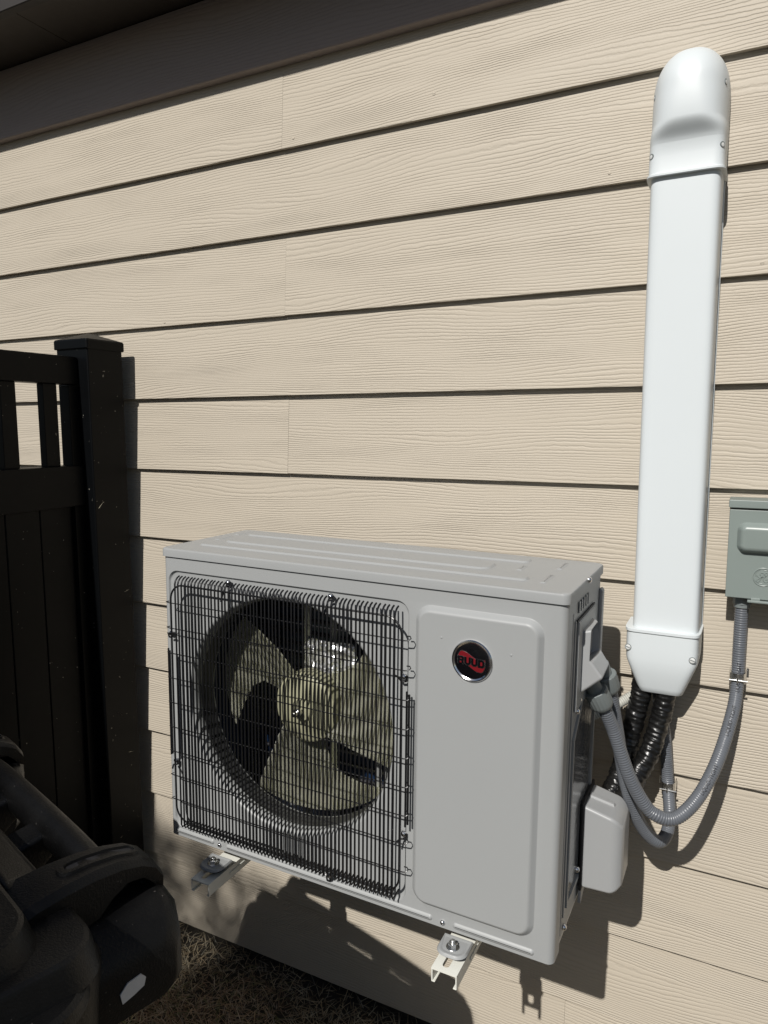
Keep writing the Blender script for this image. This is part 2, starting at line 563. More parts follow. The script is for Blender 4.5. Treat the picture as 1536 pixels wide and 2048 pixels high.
# ------------------------------------------------------------------ fence (runs away from the wall)
fence = empty('fence', (-0.53, -0.09, GZ))
tag(fence, 'black vinyl privacy fence with picket top and capped post meeting the wall', 'fence')
FO = Vector((-0.53, -0.09, GZ))
def fbox(name, lo, hi, bev=0.002, seg=2):
    bmx = BM(); add_box(bmx, [lo[i] - FO[i] for i in range(3)], [hi[i] - FO[i] for i in range(3)], bev, seg)
    return done(name, bmx, M['fence'], fence)
PX0, PX1 = -0.584, -0.476
for (py0, py1) in ((-0.138, -0.030), (-2.05, -1.942)):
    post = fbox('post', (PX0, py0, GZ - 0.1), (PX1, py1, 1.555), 0.004, 3)
    bm = BM()
    cx, cy = (PX0 + PX1) / 2 - FO.x, (py0 + py1) / 2 - FO.y
    h = 0.054
    lps = []
    for hw, z in ((h + 0.0030, 1.541), (h + 0.0042, 1.543), (h + 0.0042, 1.561), (h + 0.0025, 1.5645), (0.004, 1.584)):
        lps.append([(cx + p[0], cy + p[1], z - FO.z) for p in rrect(2 * hw, 2 * hw, min(0.004, hw * 0.9), 2)])
    add_loft(bm, lps)
    done('post_cap', bm, M['fence'], post, angle=20)
# u channel beside the post
fbox('channel', (-0.546, -0.166, 0.02), (-0.512, -0.139, 1.452), 0.0015)
RY0, RY1 = -1.941, -0.139
fbox('rail', (-0.551, RY0, 1.455), (-0.509, RY1, 1.522), 0.004)
fbox('rail', (-0.555, RY0, 1.162), (-0.505, RY1, 1.261), 0.004)
fbox('rail', (-0.555, RY0, 0.02), (-0.505, RY1, 0.16), 0.004)
py = -0.194
while py > RY0 + 0.05:
    fbox('picket', (-0.541, py - 0.038, 1.2605), (-0.519, py, 1.4555), 0.002)
    py -= 0.1075
by = -0.168
while by > RY0:
    y0 = max(by - 0.0865, RY0)
    fbox('fence_board', (-0.536, y0 - 0.0010, 0.155), (-0.5235, by, 1.165), 0.0018, 1)
    by -= 0.0885

# ------------------------------------------------------------------ wall mount for the condenser
mount = empty('wall_mount', (0.347, 0.0, 0.545))
tag(mount, 'white steel wall mount whose two slotted channel arms carry the condenser', 'wall bracket')
MO = Vector((0.347, 0.0, 0.545))
t = 0.0022
def channel_arm(xc):
    # top plate with its slot, two sides with a pressed rib, two bent lips
    y0, y1 = -0.457, -0.026
    hw = 0.0205
    bmx = BM()
    slot = [(xc - 0.002 + a, -0.4305 + c) for a, c in rrect(0.011, 0.034, 0.0054, 5)]
    slot2 = [(xc + a, -0.250 + c) for a, c in rrect(0.011, 0.05, 0.0054, 5)]
    outer = [(xc - hw, y0), (xc + hw, y0), (xc + hw, y1), (xc - hw, y1)]
    add_prism(bmx, outer, lambda p: Vector((p[0], p[1], 0.545)) - MO, lambda p: Vector((p[0], p[1], 0.545 - t)) - MO, [slot, slot2])
    a = done('arm', bmx, M['bracket'], mount, angle=30)
    for s in (-1, 1):
        bmx = BM()
        xa, xb = sorted((xc + s * hw, xc + s * (hw - t)))
        add_box(bmx, (xa - MO.x, y0, -0.0215), (xb - MO.x, y1, -t + 0.0004), 0.0006, 1)
        xa, xb = sorted((xc + s * hw * 0.995, xc + s * (hw - 0.006)))
        add_box(bmx, (xa - MO.x, y0 + 0.0003, -0.0232), (xb - MO.x, y1, -0.0210), 0.0009, 2)
        add_box(bmx, (xc + s * (hw + 0.0006) - 0.0010 - MO.x, -0.40, -0.0145), (xc + s * (hw + 0.0006) + 0.0010 - MO.x, -0.10, -0.0095), 0.0009, 2)
        done('arm_side', bmx, M['bracket'], a)
    # upright on the wall behind the unit
    bmx = BM()
    add_box(bmx, (xc - 0.0205 - MO.x, -0.026, -0.03), (xc + 0.0205 - MO.x, -0.004, 0.36), 0.001, 1)
    done('upright', bmx, M['bracket'], mount)
for xc in (0.111, 0.582):
    channel_arm(xc)
bm = BM(); add_box(bm, (-0.02 - MO.x, -0.046, 0.852 - MO.z), (0.752 - MO.x, -0.027, 0.894 - MO.z), 0.002, 1)
done('crossbar', bm, M['casing_plastic'], mount)

# ------------------------------------------------------------------ outdoor condenser
TILT = 0.0125
unit = empty('outdoor_condenser', (0.367, -0.2875, 0.58), (0, TILT, 0))
tag(unit, 'grey mini split condenser with black wire fan grille and round badge', 'air conditioner')
HW = 0.3665
HD = 0.1225
BH = 0.553
def part(name, bm, mat, parent=None, **kw):
    return done(name, bm, mat, parent or unit, **kw)
def ul(x, y, z):
    """world measurement to the unit's own axes"""
    dx, dz = x - 0.367, z - 0.58
    c, s = math.cos(TILT), math.sin(TILT)
    return Vector((c * dx - s * dz, y + 0.2875, s * dx + c * dz))

# front panel: sheet with a sunk grille bay, a bell mouth, a raised service field and bottom ribs
FC = (-0.1045, 0.281); FR = 0.2115
bay = rrect(0.483, 0.4945, 0.021, 7, -0.1125, 0.2655)
fieldp = rrect(0.197, 0.483, 0.026, 7, 0.2385, 0.2715)
rib_list = [(-0.3065, 0.092), (-0.0285, 0.409), (0.274, 0.128)]
ribs = [rrect(wd, 0.0105, 0.005, 4, cx, 0.0105) for cx, wd in rib_list]
front = -HD
TOPZ = 0.538
bm = BM()
def ring2(poly, y): return [bm.verts.new((p[0], y, p[1])) for p in poly]
def loop_edges(vv): return [bm.edges.get((vv[i], vv[(i + 1) % len(vv)])) or bm.edges.new((vv[i], vv[(i + 1) % len(vv)])) for i in range(len(vv))]
def bridge(a, b):
    n = len(a)
    for i in range(n):
        j = (i + 1) % n
        bm.faces.new((a[i], a[j], b[j], b[i]))
def grown(poly, d, cx, cy):
    out = []
    n = len(poly)
    for i in range(n):
        a = Vector(poly[i - 1]); c = Vector(poly[(i + 1) % n])
        tdir = (c - a).normalized()
        nrm = Vector((tdir.y, -tdir.x))
        if nrm.dot(Vector(poly[i]) - Vector((cx, cy))) < 0: nrm = -nrm
        out.append((poly[i][0] + nrm.x * d, poly[i][1] + nrm.y * d))
    return out
# outer border with wrapped, rounded vertical edges
CR = 0.011
def outer_loop(inset, y):
    return [(-HW + inset, y, 0.0), (HW - inset, y, 0.0), (HW - inset, y, TOPZ), (-HW + inset, y, TOPZ)]
prof = [(0.0, front + 0.034), (0.0, front + CR)]
for k in range(1, 7):
    a = math.radians(90 * k / 6)
    prof.append((CR - CR * math.cos(a), front + CR - CR * math.sin(a)))
prev = None
for ins, y in prof:
    vv = [bm.verts.new(p) for p in outer_loop(ins, y)]
    if prev: bridge(prev, vv)
    prev = vv
edges = loop_edges(prev)
bay0 = ring2(bay, front)
fld0 = ring2(fieldp, front)
rb0 = [ring2(r_, front) for r_ in ribs]
for lp in [bay0, fld0] + rb0: edges += loop_edges(lp)
bmesh.ops.triangle_fill(bm, use_beauty=True, edges=edges)
# sunk bay: small rounded step of 4 mm
p_ = bay0
for d, y in ((-0.0008, 0.0008), (-0.0020, 0.0030), (-0.0034, 0.0042)):
    q_ = ring2(grown(bay, d, -0.1125, 0.2655), front + y); bridge(p_, q_); p_ = q_
circ = circle(FR, 96, FC[0], FC[1])
c0 = ring2(circ, front + 0.0042)
bmesh.ops.triangle_fill(bm, use_beauty=True, edges=loop_edges(p_) + loop_edges(c0))
# bell mouth rolling inwards
p_ = c0
BR = 0.010
for k in range(1, 8):
    a = math.radians(90 * k / 7)
    q_ = ring2(circle(FR - BR * math.sin(a), 96, *FC), front + 0.0042 + 0.018 * (1 - math.cos(a))); bridge(p_, q_); p_ = q_
for y in (0.0262,):
    q_ = ring2(circle(FR - BR + 0.0004, 96, *FC), front + y); bridge(p_, q_); p_ = q_
# raised field
p_ = fld0
for d, y in ((-0.0015, -0.0008), (-0.006, -0.0062), (-0.0085, -0.0085), (-0.0115, -0.0095)):
    q_ = ring2(grown(fieldp, d, 0.2385, 0.2715), front + y); bridge(p_, q_); p_ = q_
bm.faces.new(p_)
for (cx, wd), lp in zip(rib_list, rb0):
    p_ = lp
    pl = rrect(wd, 0.0105, 0.005, 4, cx, 0.0105)
    for d, y in ((-0.001, -0.0012), (-0.0028, -0.0026), (-0.0046, -0.0030)):
        q_ = ring2(grown(pl, d, cx, 0.0105), front + y); bridge(p_, q_); p_ = q_
    bm.faces.new(p_)
# lower flange turning back
part('front_panel', bm, M['casing'], angle=42)
# small pips on the raised field
for (px, pz) in ((0.186, 0.468), (0.292, 0.458)):
    bm = BM(); add_lathe(bm, [(0, 0.0018), (0.0008, 0.0012), (0.001, 0.0001)], (px, front - 0.0095, pz), (0, -1, 0), 10)
    part('pip', bm, M['casing'])

# lid
bm = BM()
LX, LY = HW + 0.003, HD + 0.0035
lo_ = []
for ins, z, r in ((0, TOPZ - 0.0005, 0.012), (0, BH - 0.004, 0.012), (0.0012, BH - 0.0012, 0.0115), (0.004, BH, 0.010)):
    lo_.append([(p[0], p[1], z) for p in rrect(2 * (LX - ins), 2 * (LY - ins), r, 6)])
add_loft(bm, lo_, True, False)
tops = [bm.verts.new(p) for p in lo_[-1]]
bmesh.ops.remove_doubles(bm, verts=bm.verts[:], dist=1e-6)
bm.verts.ensure_lookup_table()
tops = [v for v in bm.verts if abs(v.co.z - BH) < 1e-6]
es = [e for e in bm.edges if e.verts[0] in tops and e.verts[1] in tops]
emb = [(-0.015, -0.062, 0.62, 0.030, 0.0032), (-0.045, 0.002, 0.53, 0.058, 0.0032), (-0.03, 0.075, 0.58, 0.036, 0.0030),
       (0.318, -0.046, 0.012, 0.060, 0.0020), (0.262, 0.014, 0.012, 0.038, 0.0020), (0.316, 0.060, 0.012, 0.056, 0.0020),
       (-0.335, 0.01, 0.014, 0.045, 0.0018), (-0.340, 0.075, 0.014, 0.045, 0.0018)]
rings = []
for cx, cy, w_, d_, hh in emb:
    r = min(w_, d_) * 0.35
    base = rrect(w_, d_, r, 5, cx, cy)
    vv = [bm.verts.new((p[0], p[1], BH)) for p in base]
    es += loop_edges(vv)
    rings.append((vv, base, cx, cy, hh))
bmesh.ops.triangle_fill(bm, use_beauty=True, edges=es)
for vv, base, cx, cy, hh in rings:
    p_ = vv
    for d, dz in ((-0.0012, 0.25), (-0.0035, 0.85), (-0.0050, 1.0)):
        q_ = [bm.verts.new((p[0], p[1], BH + dz * hh)) for p in grown(base, d, cx, cy)]; bridge(p_, q_); p_ = q_
    bm.faces.new(p_)
part('lid', bm, M['casing'], angle=42)

# body sides, base pan, back rim
bm = BM()
add_box(bm, (HW - 0.0030, front + 0.037, 0.008), (HW - 0.0018, HD - 0.001, TOPZ - 0.002), 0.0005, 1)
sp = part('side_panel', bm, M['casing'])
for (y0, y1, z0, z1, h_) in ((-0.0835, -0.0795, 0.02, 0.515, 0.0016), (-0.0765, -0.073, 0.03, 0.50, 0.0012), (-0.068, -0.062, 0.04, 0.50, 0.0022)):
    bm = BM(); add_box(bm, (HW - 0.0019, y0, z0), (HW - 0.0018 + h_, y1, z1), 0.001, 2)
    part('pressed_rib', bm, M['casing'], sp)
# raised frame around the lower side access (with chamfered corner) and its sunk dark plate
fr = [(-0.050, 0.045), (0.112, 0.045), (0.112, 0.395), (0.005, 0.365), (-0.050, 0.315)]
fr_in = [(-0.043, 0.052), (0.105, 0.052), (0.105, 0.388), (0.008, 0.358), (-0.043, 0.311)]
bm = BM(); add_prism(bm, fr, lambda p: (HW - 0.0017, p[0], p[1]), lambda p: (HW + 0.0012, p[0], p[1]), [fr_in])
part('access_frame', bm, M['casing'], sp, angle=25)
bm = BM(); add_prism(bm, fr_in, lambda p: (HW - 0.0025, p[0], p[1]), lambda p: (HW - 0.0012, p[0], p[1]))
part('access_plate', bm, painted('glossy_film_grey', (0.13, 0.132, 0.135), 0.14, bump=0.4, bscale=60, rvar=0.06), sp, angle=25)
# black gap strip at the corner below the lid
bm = BM(); add_box(bm, (HW - 0.0035, front + 0.0345, 0.46), (HW - 0.0012, front + 0.0385, TOPZ - 0.003))
part('corner_gap', bm, M['dark'], sp, smooth=False)
# hanging plate around the electrical cover
bm = BM(); add_box(bm, (HW - 0.001, -0.056, 0.360), (HW + 0.003, 0.064, 0.497), 0.0012, 1)
part('cover_plate', bm, M['casing'], sp)
bm = BM(); add_box(bm, (HW - 0.001, -0.059, 0.4965), (HW + 0.0012, 0.067, 0.4995))
part('plate_shadow_gap', bm, M['dark'], sp, smooth=False)
# embossed letters band
bm = BM()
for k in range(5):
    add_box(bm, (HW - 0.0012, -0.048 + 0.016 * k, 0.508), (HW + 0.0004, -0.040 + 0.016 * k, 0.525), 0.0006, 1)
part('embossed_mark', bm, M['casing'], sp)
bm = BM(); add_box(bm, (-HW + 0.001, front + 0.037, 0.008), (-HW + 0.0022, HD - 0.001, TOPZ - 0.002), 0.0005, 1)
part('side_panel', bm, M['casing'])
bm = BM(); add_box(bm, (-HW + 0.003, front + 0.008, 0.001), (HW - 0.003, HD - 0.002, 0.012), 0.001, 1)
part('base_pan', bm, M['galv'])
bm = BM()
add_box(bm, (-HW + 0.004, HD - 0.004, 0.012), (-0.335, HD, TOPZ))
part('back_panel', bm, M['casing'], smooth=False)
bm = BM(); add_box(bm, (0.20, HD - 0.004, 0.012), (HW - 0.004, HD, TOPZ))
part('back_panel', bm, M['casing'], smooth=False)
# rear post with rounded grip seen past the right side
bm = BM(); add_box(bm, (HW - 0.004, HD - 0.010, 0.395), (HW + 0.0045, HD + 0.010, 0.512), 0.005, 3)
part('rear_grip', bm, M['casing_plastic'])

# inside: L shaped coil, partition, motor, foil
coil = empty('coil', (0, 0, 0)); coil.parent = unit
bm = BM(); add_box(bm, (-0.345, HD - 0.030, 0.013), (0.18, HD - 0.010, 0.530))
done('fin_block', bm, M['fin'], coil, smooth=False)
bm = BM(); add_box(bm, (-0.352, -0.06, 0.013), (-0.335, HD - 0.031, 0.530))
done('fin_block', bm, M['fin'], coil, smooth=False)
bm = BM()
for k in range(20):
    add_cyl(bm, (-0.332, HD - 0.032, 0.03 + 0.0255 * k), (0.18, HD - 0.032, 0.03 + 0.0255 * k), 0.004, seg=8)
done('coil_tube', bm, M['copper'], coil)
bm = BM()
add_box(bm, (0.132, front + 0.012, 0.0125), (0.1335, HD - 0.005, 0.532), 0.0003, 1)
part('partition', bm, M['galv'])
bm = BM(); add_box(bm, (-HW + 0.004, front + 0.012, 0.5325), (HW - 0.004, HD - 0.003, 0.5345))
part('top_liner', bm, M['dark'], smooth=False)
# shroud behind the bell mouth keeps light out of the corners
bm = BM()
add_prism(bm, [(-HW + 0.006, 0.014), (0.131, 0.014), (0.131, 0.532), (-HW + 0.006, 0.532)],
          lambda p: (p[0], front + 0.0605, p[1]), lambda p: (p[0], front + 0.0620, p[1]), [circle(FR - BR + 0.0006, 64, *FC)])
part('shroud_plate', bm, M['galv'])
bm = BM()
add_lathe(bm, [(0.0262, FR - BR + 0.0002), (0.060, FR - BR + 0.0006), (0.060, FR - BR + 0.0026), (0.0262, FR - BR + 0.0024)], (FC[0], front, FC[1]), (0, 1, 0), 96, False, False)
part('shroud_ring', bm, painted('shroud_shade_dark', (0.035, 0.036, 0.037), 0.4))  # ring coloured dark to stand for the shade inside the fan opening
FY = front + 0.052                          # fan plane
HUB = (-0.106, FY + 0.008, 0.274)
bm = BM()
add_cyl(bm, (HUB[0], FY + 0.030, HUB[2]), (HUB[0], FY + 0.105, HUB[2]), 0.052, 0.050, 28, 0.006)
mot = part('motor', bm, M['motor'])
bm = BM()
for xx in (-0.140, -0.085):
    add_box(bm, (xx - 0.008, FY + 0.080, 0.013), (xx + 0.008, FY + 0.083, 0.530), 0.0008, 1)
add_box(bm, (-0.1465, FY + 0.0838, 0.255), (-0.066, FY + 0.0858, 0.292))
done('motor_stand', bm, M['galv'], mot)
bm = BM()
add_box(bm, (0.016, front + 0.110, 0.013), (0.028, front + 0.113, 0.215), 0.0008, 1)
add_box(bm, (0.034, front + 0.110, 0.013), (0.046, front + 0.113, 0.210), 0.0008, 1)
part('upright_strip', bm, M['galv'])
# crumpled foil wrap behind the fan
bm = BM()
nx, nz = 34, 30
gv = []
for j in range(nz + 1):
    row_ = []
    for i in range(nx + 1):
        uu, vv_ = i / nx, j / nz
        xx = -0.142 + 0.108 * uu; zz = 0.285 + 0.100 * vv_
        yy = 0.004 - 0.006 * math.sin(math.pi * uu) + 0.008 * mnoise.noise(Vector((xx * 70, zz * 70, 1.7))) + 0.005 * abs(mnoise.noise(Vector((xx * 190, zz * 160, 4))))
        row_.append(bm.verts.new((xx, yy, zz)))
    gv.append(row_)
for j in range(nz):
    for i in range(nx):
        bm.faces.new((gv[j][i], gv[j][i + 1], gv[j + 1][i + 1], gv[j + 1][i]))
part('foil_wrap', bm, M['foil'], smooth=True, angle=12, wn_mod=False)
bm = BM()
add_loft(bm, [[(p[0], p[1], z) for p in rrect(0.20, 0.05, 0.012, 4, -0.03, -0.02)] for z in (0.0135, 0.022, 0.024)])
part('pan_emboss', bm, M['chrome'])

# fan
fan = empty('fan', (0, 0, 0)); fan.parent = unit
bm = BM()
add_lathe(bm, [(0.050, 0.056), (0.040, 0.064), (0.020, 0.0645), (0.010, 0.0625), (0.005, 0.056), (0.002, 0.036), (0.001, 0.022), (-0.005, 0.018), (-0.0065, 0.001)],
          HUB, (0, 1, 0), 48)
done('hub', bm, M['fan_hub'], fan)
bm = BM()
add_cyl(bm, (HUB[0], FY - 0.002, HUB[2]), (HUB[0], FY - 0.010, HUB[2]), 0.0085, seg=6, bev=0.001)
add_cyl(bm, (HUB[0], FY - 0.010, HUB[2]), (HUB[0], FY - 0.020, HUB[2]), 0.0042, seg=12, bev=0.0008)
done('hub_nut', bm, M['zinc'], fan)
blade_edges = [
    # (radius, leading angle, trailing angle)
    [(0.060, 104, 176), (0.085, 113, 172), (0.115, 119, 170), (0.140, 124, 178), (0.165, 127, 192), (0.199, 131, 204)],
    [(0.060, -45, 70), (0.085, -34, 50), (0.115, -29, 44), (0.140, -26, 46), (0.165, -24, 48), (0.199, -22, 45)],
    [(0.060, 222, 292), (0.085, 228, 287), (0.115, 233, 288), (0.140, 235, 296), (0.165, 237, 306), (0.199, 239, 318)],
]
for be in blade_edges:
    bm = BM()
    na = 14
    sheets = []
    for off in (0.0, 0.0022):
        gridv = []
        for r, a0, a1 in be:
            row_ = []
            for k in range(na + 1):
                tt = k / na
                a = math.radians(a0 + (a1 - a0) * tt)
                wob = 0.0
                if k in (0,):   # serrated leading edge
                    wob = 0.0
                yy = FY + 0.014 + 0.036 * tt + 0.006 * math.sin(math.pi * tt) + off
                row_.append(bm.verts.new((HUB[0] + r * math.cos(a), yy, HUB[2] + r * math.sin(a))))
            gridv.append(row_)
        sheets.append(gridv)
        for i in range(len(be) - 1):
            for k in range(na):
                bm.faces.new((gridv[i][k], gridv[i][k + 1], gridv[i + 1][k + 1], gridv[i + 1][k]))
    A, B_ = sheets
    R_ = len(be) - 1
    rim = [A[0][k] for k in range(na + 1)] + [A[i][na] for i in range(1, R_ + 1)] + [A[R_][k] for k in range(na - 1, -1, -1)] + [A[i][0] for i in range(R_ - 1, 0, -1)]
    rim2 = [B_[0][k] for k in range(na + 1)] + [B_[i][na] for i in range(1, R_ + 1)] + [B_[R_][k] for k in range(na - 1, -1, -1)] + [B_[i][0] for i in range(R_ - 1, 0, -1)]
    for i in range(len(rim)):
        j = (i + 1) % len(rim)
        bm.faces.new((rim[i], rim[j], rim2[j], rim2[i]))
    done('blade', bm, M['fan'], fan, wn_mod=False)

# wire guard: 59 upright wires before 9 cross wires and a ring
guard = empty('wire_guard', (0, 0, 0)); guard.parent = unit
WY = front - 0.0215
WR = 0.00155
bm = BM()
z0, z1 = 0.034, 0.5035
add_tube(bm, [(0, WY + 0.0245, z0 + 0.0035), (0, WY + 0.010, z0), (0, WY + 0.0025, z0 + 0.001), (0, WY, z0 + 0.006), (0, WY, 0.14), (0, WY, 0.27), (0, WY, 0.40), (0, WY, z1 - 0.010),
              (0, WY + 0.002, z1 - 0.004), (0, WY + 0.007, z1 + 0.001), (0, WY + 0.012, z1 + 0.003)], WR, 6)
w0 = done('wire', bm, M['wire'], guard, wn_mod=False)
wm = w0.data
NW = 59
w0.location.x = -0.319
for k in range(1, NW):
    o = w0.copy(); COL.objects.link(o)
    o.location.x = -0.319 + 0.4345 * k / (NW - 1) + random.uniform(-0.0004, 0.0004)
    o.rotation_euler.y = random.uniform(-0.0015, 0.0015)
bm = BM()
HY = WY + 0.0024
xa, xb = -0.337, 0.131
add_tube(bm, [(xa - 0.002, HY + 0.004, 0.002), (xa - 0.006, HY, 0.001), (xa, HY, 0), (-0.2, HY, 0), (0, HY, 0), (xb, HY, 0), (xb + 0.006, HY, 0.001), (xb + 0.009, HY + 0.003, 0.004),
              (xb + 0.006, HY + 0.006, 0.006), (xb + 0.001, HY + 0.006, 0.0055)], WR * 0.62, 6)
c0_ = done('cross_wire', bm, M['wire'], guard, wn_mod=False)
c0_.location.z = 0.4575
for k in range(1, 9):
    o = c0_.copy(); COL.objects.link(o)
    o.location.z = 0.4575 - 0.0465 * k
bm = BM()
rr = [(p[0], HY + 0.0002, p[1]) for p in rrect(0.458, 0.446, 0.028, 8, -0.103, 0.269)]
add_tube(bm, [Vector(p) for p in rr] + [Vector(rr[0])], WR * 1.1, 6, cap=False)
done('ring_wire', bm, M['wire'], guard, wn_mod=False)
for xx, za, zb_ in ((-0.343, 0.170, 0.372), (0.1385, 0.165, 0.374), (-0.340, 0.172, 0.368), (0.1345, 0.160, 0.378)):
    bm = BM(); add_tube(bm, [(xx, HY + 0.0024, za), (xx, HY + 0.0024, (za + zb_) / 2), (xx, HY + 0.0024, zb_)], WR * 1.1, 6)
    done('side_wire', bm, M['wire'], guard, wn_mod=False)
# clip screws that hold the guard
def pan_screw(name, p, axis, r, parent, mat=None, black=True):
    bmx = BM()
    add_lathe(bmx, [(0, r), (r * 0.35, r), (r * 0.75, r * 0.75), (r * 0.95, r * 0.4), (r, 0.0001)], p, axis, 14)
    s = done(name, bmx, mat or M['chrome'], parent)
    return s
for (px, pz, dx, dz) in ((-0.2165, 0.5035, -0.002, -0.03), (-0.0095, 0.5042, -0.002, -0.03), (0.1215, 0.3945, -0.008, 0.006), (0.1245, 0.1375, -0.006, -0.010), (-0.012, 0.0235, 0.004, 0.014), (-0.349, 0.395, 0.008, 0.006), (-0.347, 0.15, 0.008, -0.006)):
    pan_screw('clip_screw', (px, front + 0.0042 - 0.004, pz), (0, -1, 0), 0.0052, guard)
    bm = BM()
    add_tube(bm, catmull([(px + 0.0062, front - 0.003, pz + 0.003), (px + 0.0055, front - 0.004, pz - 0.005), (px - 0.001, front - 0.006, pz - 0.006), (px + dx * 0.6, front - 0.014, pz + dz * 0.6), (px + dx, HY, pz + dz)], 0.003), WR, 6)
    done('clip', bm, M['wire'], guard, wn_mod=False)
# panel screws
for (px, pz) in ((-0.2475, 0.0095), (0.1935, 0.0095)):
    pan_screw('panel_screw', (px, front, pz), (0, -1, 0), 0.0042, unit)
for (wx, wy, wz) in ((0.7405, -0.291, 1.125), (0.7365, -0.303, 0.942), (0.7365, -0.316, 0.928), (0.7345, -0.345, 0.594), (0.7345, -0.262, 0.64)):
    q = ul(wx, wy, wz)
    pan_screw('panel_screw', (HW - 0.001 if wz < 1.1 else HW + 0.003, q.y, q.z), (1, 0, 0), 0.0048, unit)

# badge
badge = empty('badge', (0.2345, front - 0.0095, 0.4405)); badge.parent = unit
bm = BM(); add_lathe(bm, [(0, 0.0312), (0.0018, 0.0312), (0.0034, 0.0300), (0.0037, 0.0284), (0.0024, 0.0264), (0.0018, 0.0262)], (0, 0, 0), (0, -1, 0), 56, True, False)
done('badge_ring', bm, M['chrome'], badge)
bm = BM(); add_lathe(bm, [(0.0, 0.0263), (0.0020, 0.0263), (0.0026, 0.024), (0.0031, 0.014), (0.0032, 0.0001)], (0, 0, 0), (0, -1, 0), 48)
done('badge_disc', bm, M['hub_black'], badge)
def flag(d):
    # wavy flag outline with round lower right and upper left ends
    pts = []
    n = 22
    for k in range(n + 1):
        t_ = k / n
        x = -0.0205 + 0.041 * t_
        z = 0.0098 + 0.0036 * math.sin(2 * math.pi * (t_ * 0.92 + 0.06)) - 0.0060 * t_ + 0.0015
        if t_ < 0.12: z -= 0.006 * (1 - t_ / 0.12) ** 2
        pts.append((x, z))
    for k in range(n + 1):
        t_ = 1 - k / n
        x = -0.0205 + 0.041 * t_
        z = -0.0066 + 0.0036 * math.sin(2 * math.pi * (t_ * 0.92 + 0.06)) - 0.0060 * t_ + 0.0006
        if t_ > 0.88: z += 0.006 * ((t_ - 0.88) / 0.12) ** 2
        pts.append((x, z))
    cx_ = sum(p[0] for p in pts) / len(pts); cz_ = sum(p[1] for p in pts) / len(pts)
    return [(cx_ + (p[0] - cx_) * (1 + d / 0.021), cz_ + (p[1] - cz_) * (1 + d / 0.011)) for p in pts]
for dd, y, mm, nm in ((0.0009, 0.0034, 'chrome', 'flag_outline'), (0.0, 0.0038, 'red', 'flag')):
    bm = BM(); add_prism(bm, flag(dd), lambda p: (p[0], -0.0022, p[1]), lambda p: (p[0], -y, p[1]))
    done(nm, bm, M[mm], badge, smooth=False)
def letter(ch, x0, zc, w, h):
    s = w * 0.32
    H2 = h / 2
    if ch == 'U':
        o_ = [(0, H2), (s, H2), (s, -H2 + s * 1.2), (s * 1.25, -H2 + s * 0.95), (w - s * 1.25, -H2 + s * 0.95), (w - s, -H2 + s * 1.2), (w - s, H2), (w, H2), (w, -H2 + s * 0.9), (w - s * 0.9, -H2), (s * 0.9, -H2), (0, -H2 + s * 0.9)]
        hs = []
    elif ch == 'D':
        o_ = [(0, H2), (w - s * 1.0, H2), (w - s * 0.3, H2 - s * 0.5), (w, H2 - s * 1.3), (w, -H2 + s * 1.3), (w - s * 0.3, -H2 + s * 0.5), (w - s * 1.0, -H2), (0, -H2)]
        hs = [[(s, H2 - s * 0.9), (w - s * 1.25, H2 - s * 0.9), (w - s * 1.0, H2 - s * 1.3), (w - s * 1.0, -H2 + s * 1.3), (w - s * 1.25, -H2 + s * 0.9), (s, -H2 + s * 0.9)]]
    else:
        o_ = [(0, H2), (w - s * 0.8, H2), (w - s * 0.2, H2 - s * 0.4), (w, H2 - s), (w, H2 - s * 1.5), (w - s * 0.25, H2 - s * 2.1), (w, -H2), (w - s * 0.98, -H2), (w - s * 1.25, -H2 + h * 0.40), (s * 0.9, -H2 + h * 0.40), (s, -H2), (0, -H2)]
        hs = [[(s, H2 - s * 0.85), (w - s * 1.1, H2 - s * 0.85), (w - s * 1.0, H2 - s * 1.2), (w - s * 1.1, H2 - s * 1.5), (s, H2 - s * 1.5)]]
    return [(x0 + p[0], zc + p[1]) for p in o_], [[(x0 + p[0], zc + p[1]) for p in hh] for hh in hs]
lx = -0.0205
for ch in 'RUUD':
    o_, hs = letter(ch, lx, 0.0, 0.0092, 0.0112)
    zsh = -0.0022 * ((lx + 0.0205) / 0.041) + 0.0006
    for y, mm, nm, gx in ((0.0042, 'chrome', 'letter_edge', 0.0007), (0.0046, 'hub_black', 'letter', 0.0)):
        bm = BM()
        cx_ = lx + 0.0046
        f = lambda p, yy, gx=gx, cx_=cx_, zsh=zsh: (p[0] + (gx if p[0] > cx_ else -gx), -yy, p[1] + zsh + (gx if p[1] > 0 else -gx))
        add_prism(bm, o_, lambda p: f(p, 0.0036), lambda p: f(p, y), hs)
        done(nm, bm, M[mm], badge, smooth=False)
    lx += 0.0104

# electrical cover with hand hold
ec = empty('electrical_cover', (0, 0, 0)); ec.parent = unit
def ecp(x, y, z):
    return ul(x, y, z)
bm = BM()
EV = {'A': (0.7350, -0.316, 0.950), 'B': (0.7350, -0.316, 1.0505), 'D': (0.7562, -0.314, 1.0555), 'E': (0.7548, -0.314, 1.0072), 'H': (0.7733, -0.312, 0.9827),
      'M': (0.7350, -0.250, 1.0630), 'N': (0.7512, -0.235, 1.0480), 'I': (0.7549, -0.235, 1.0038), 'J': (0.7703, -0.240, 0.9824), 'P': (0.7350, -0.235, 0.9480),
      'd': (0.7395, -0.306, 1.0500), 'e': (0.7395, -0.306, 1.0000), 'i': (0.7395, -0.243, 0.9960), 'n': (0.7395, -0.243, 1.0440)}
ev = {k: bm.verts.new(ul(*p)) for k, p in EV.items()}
for f in ('AHEDB', 'BDNM', 'EHJI', 'DEed', 'EIie', 'INni', 'NDdn', 'dein', 'MNIJP', 'APJH', 'ABMP'):
    bm.faces.new([ev[c] for c in f])
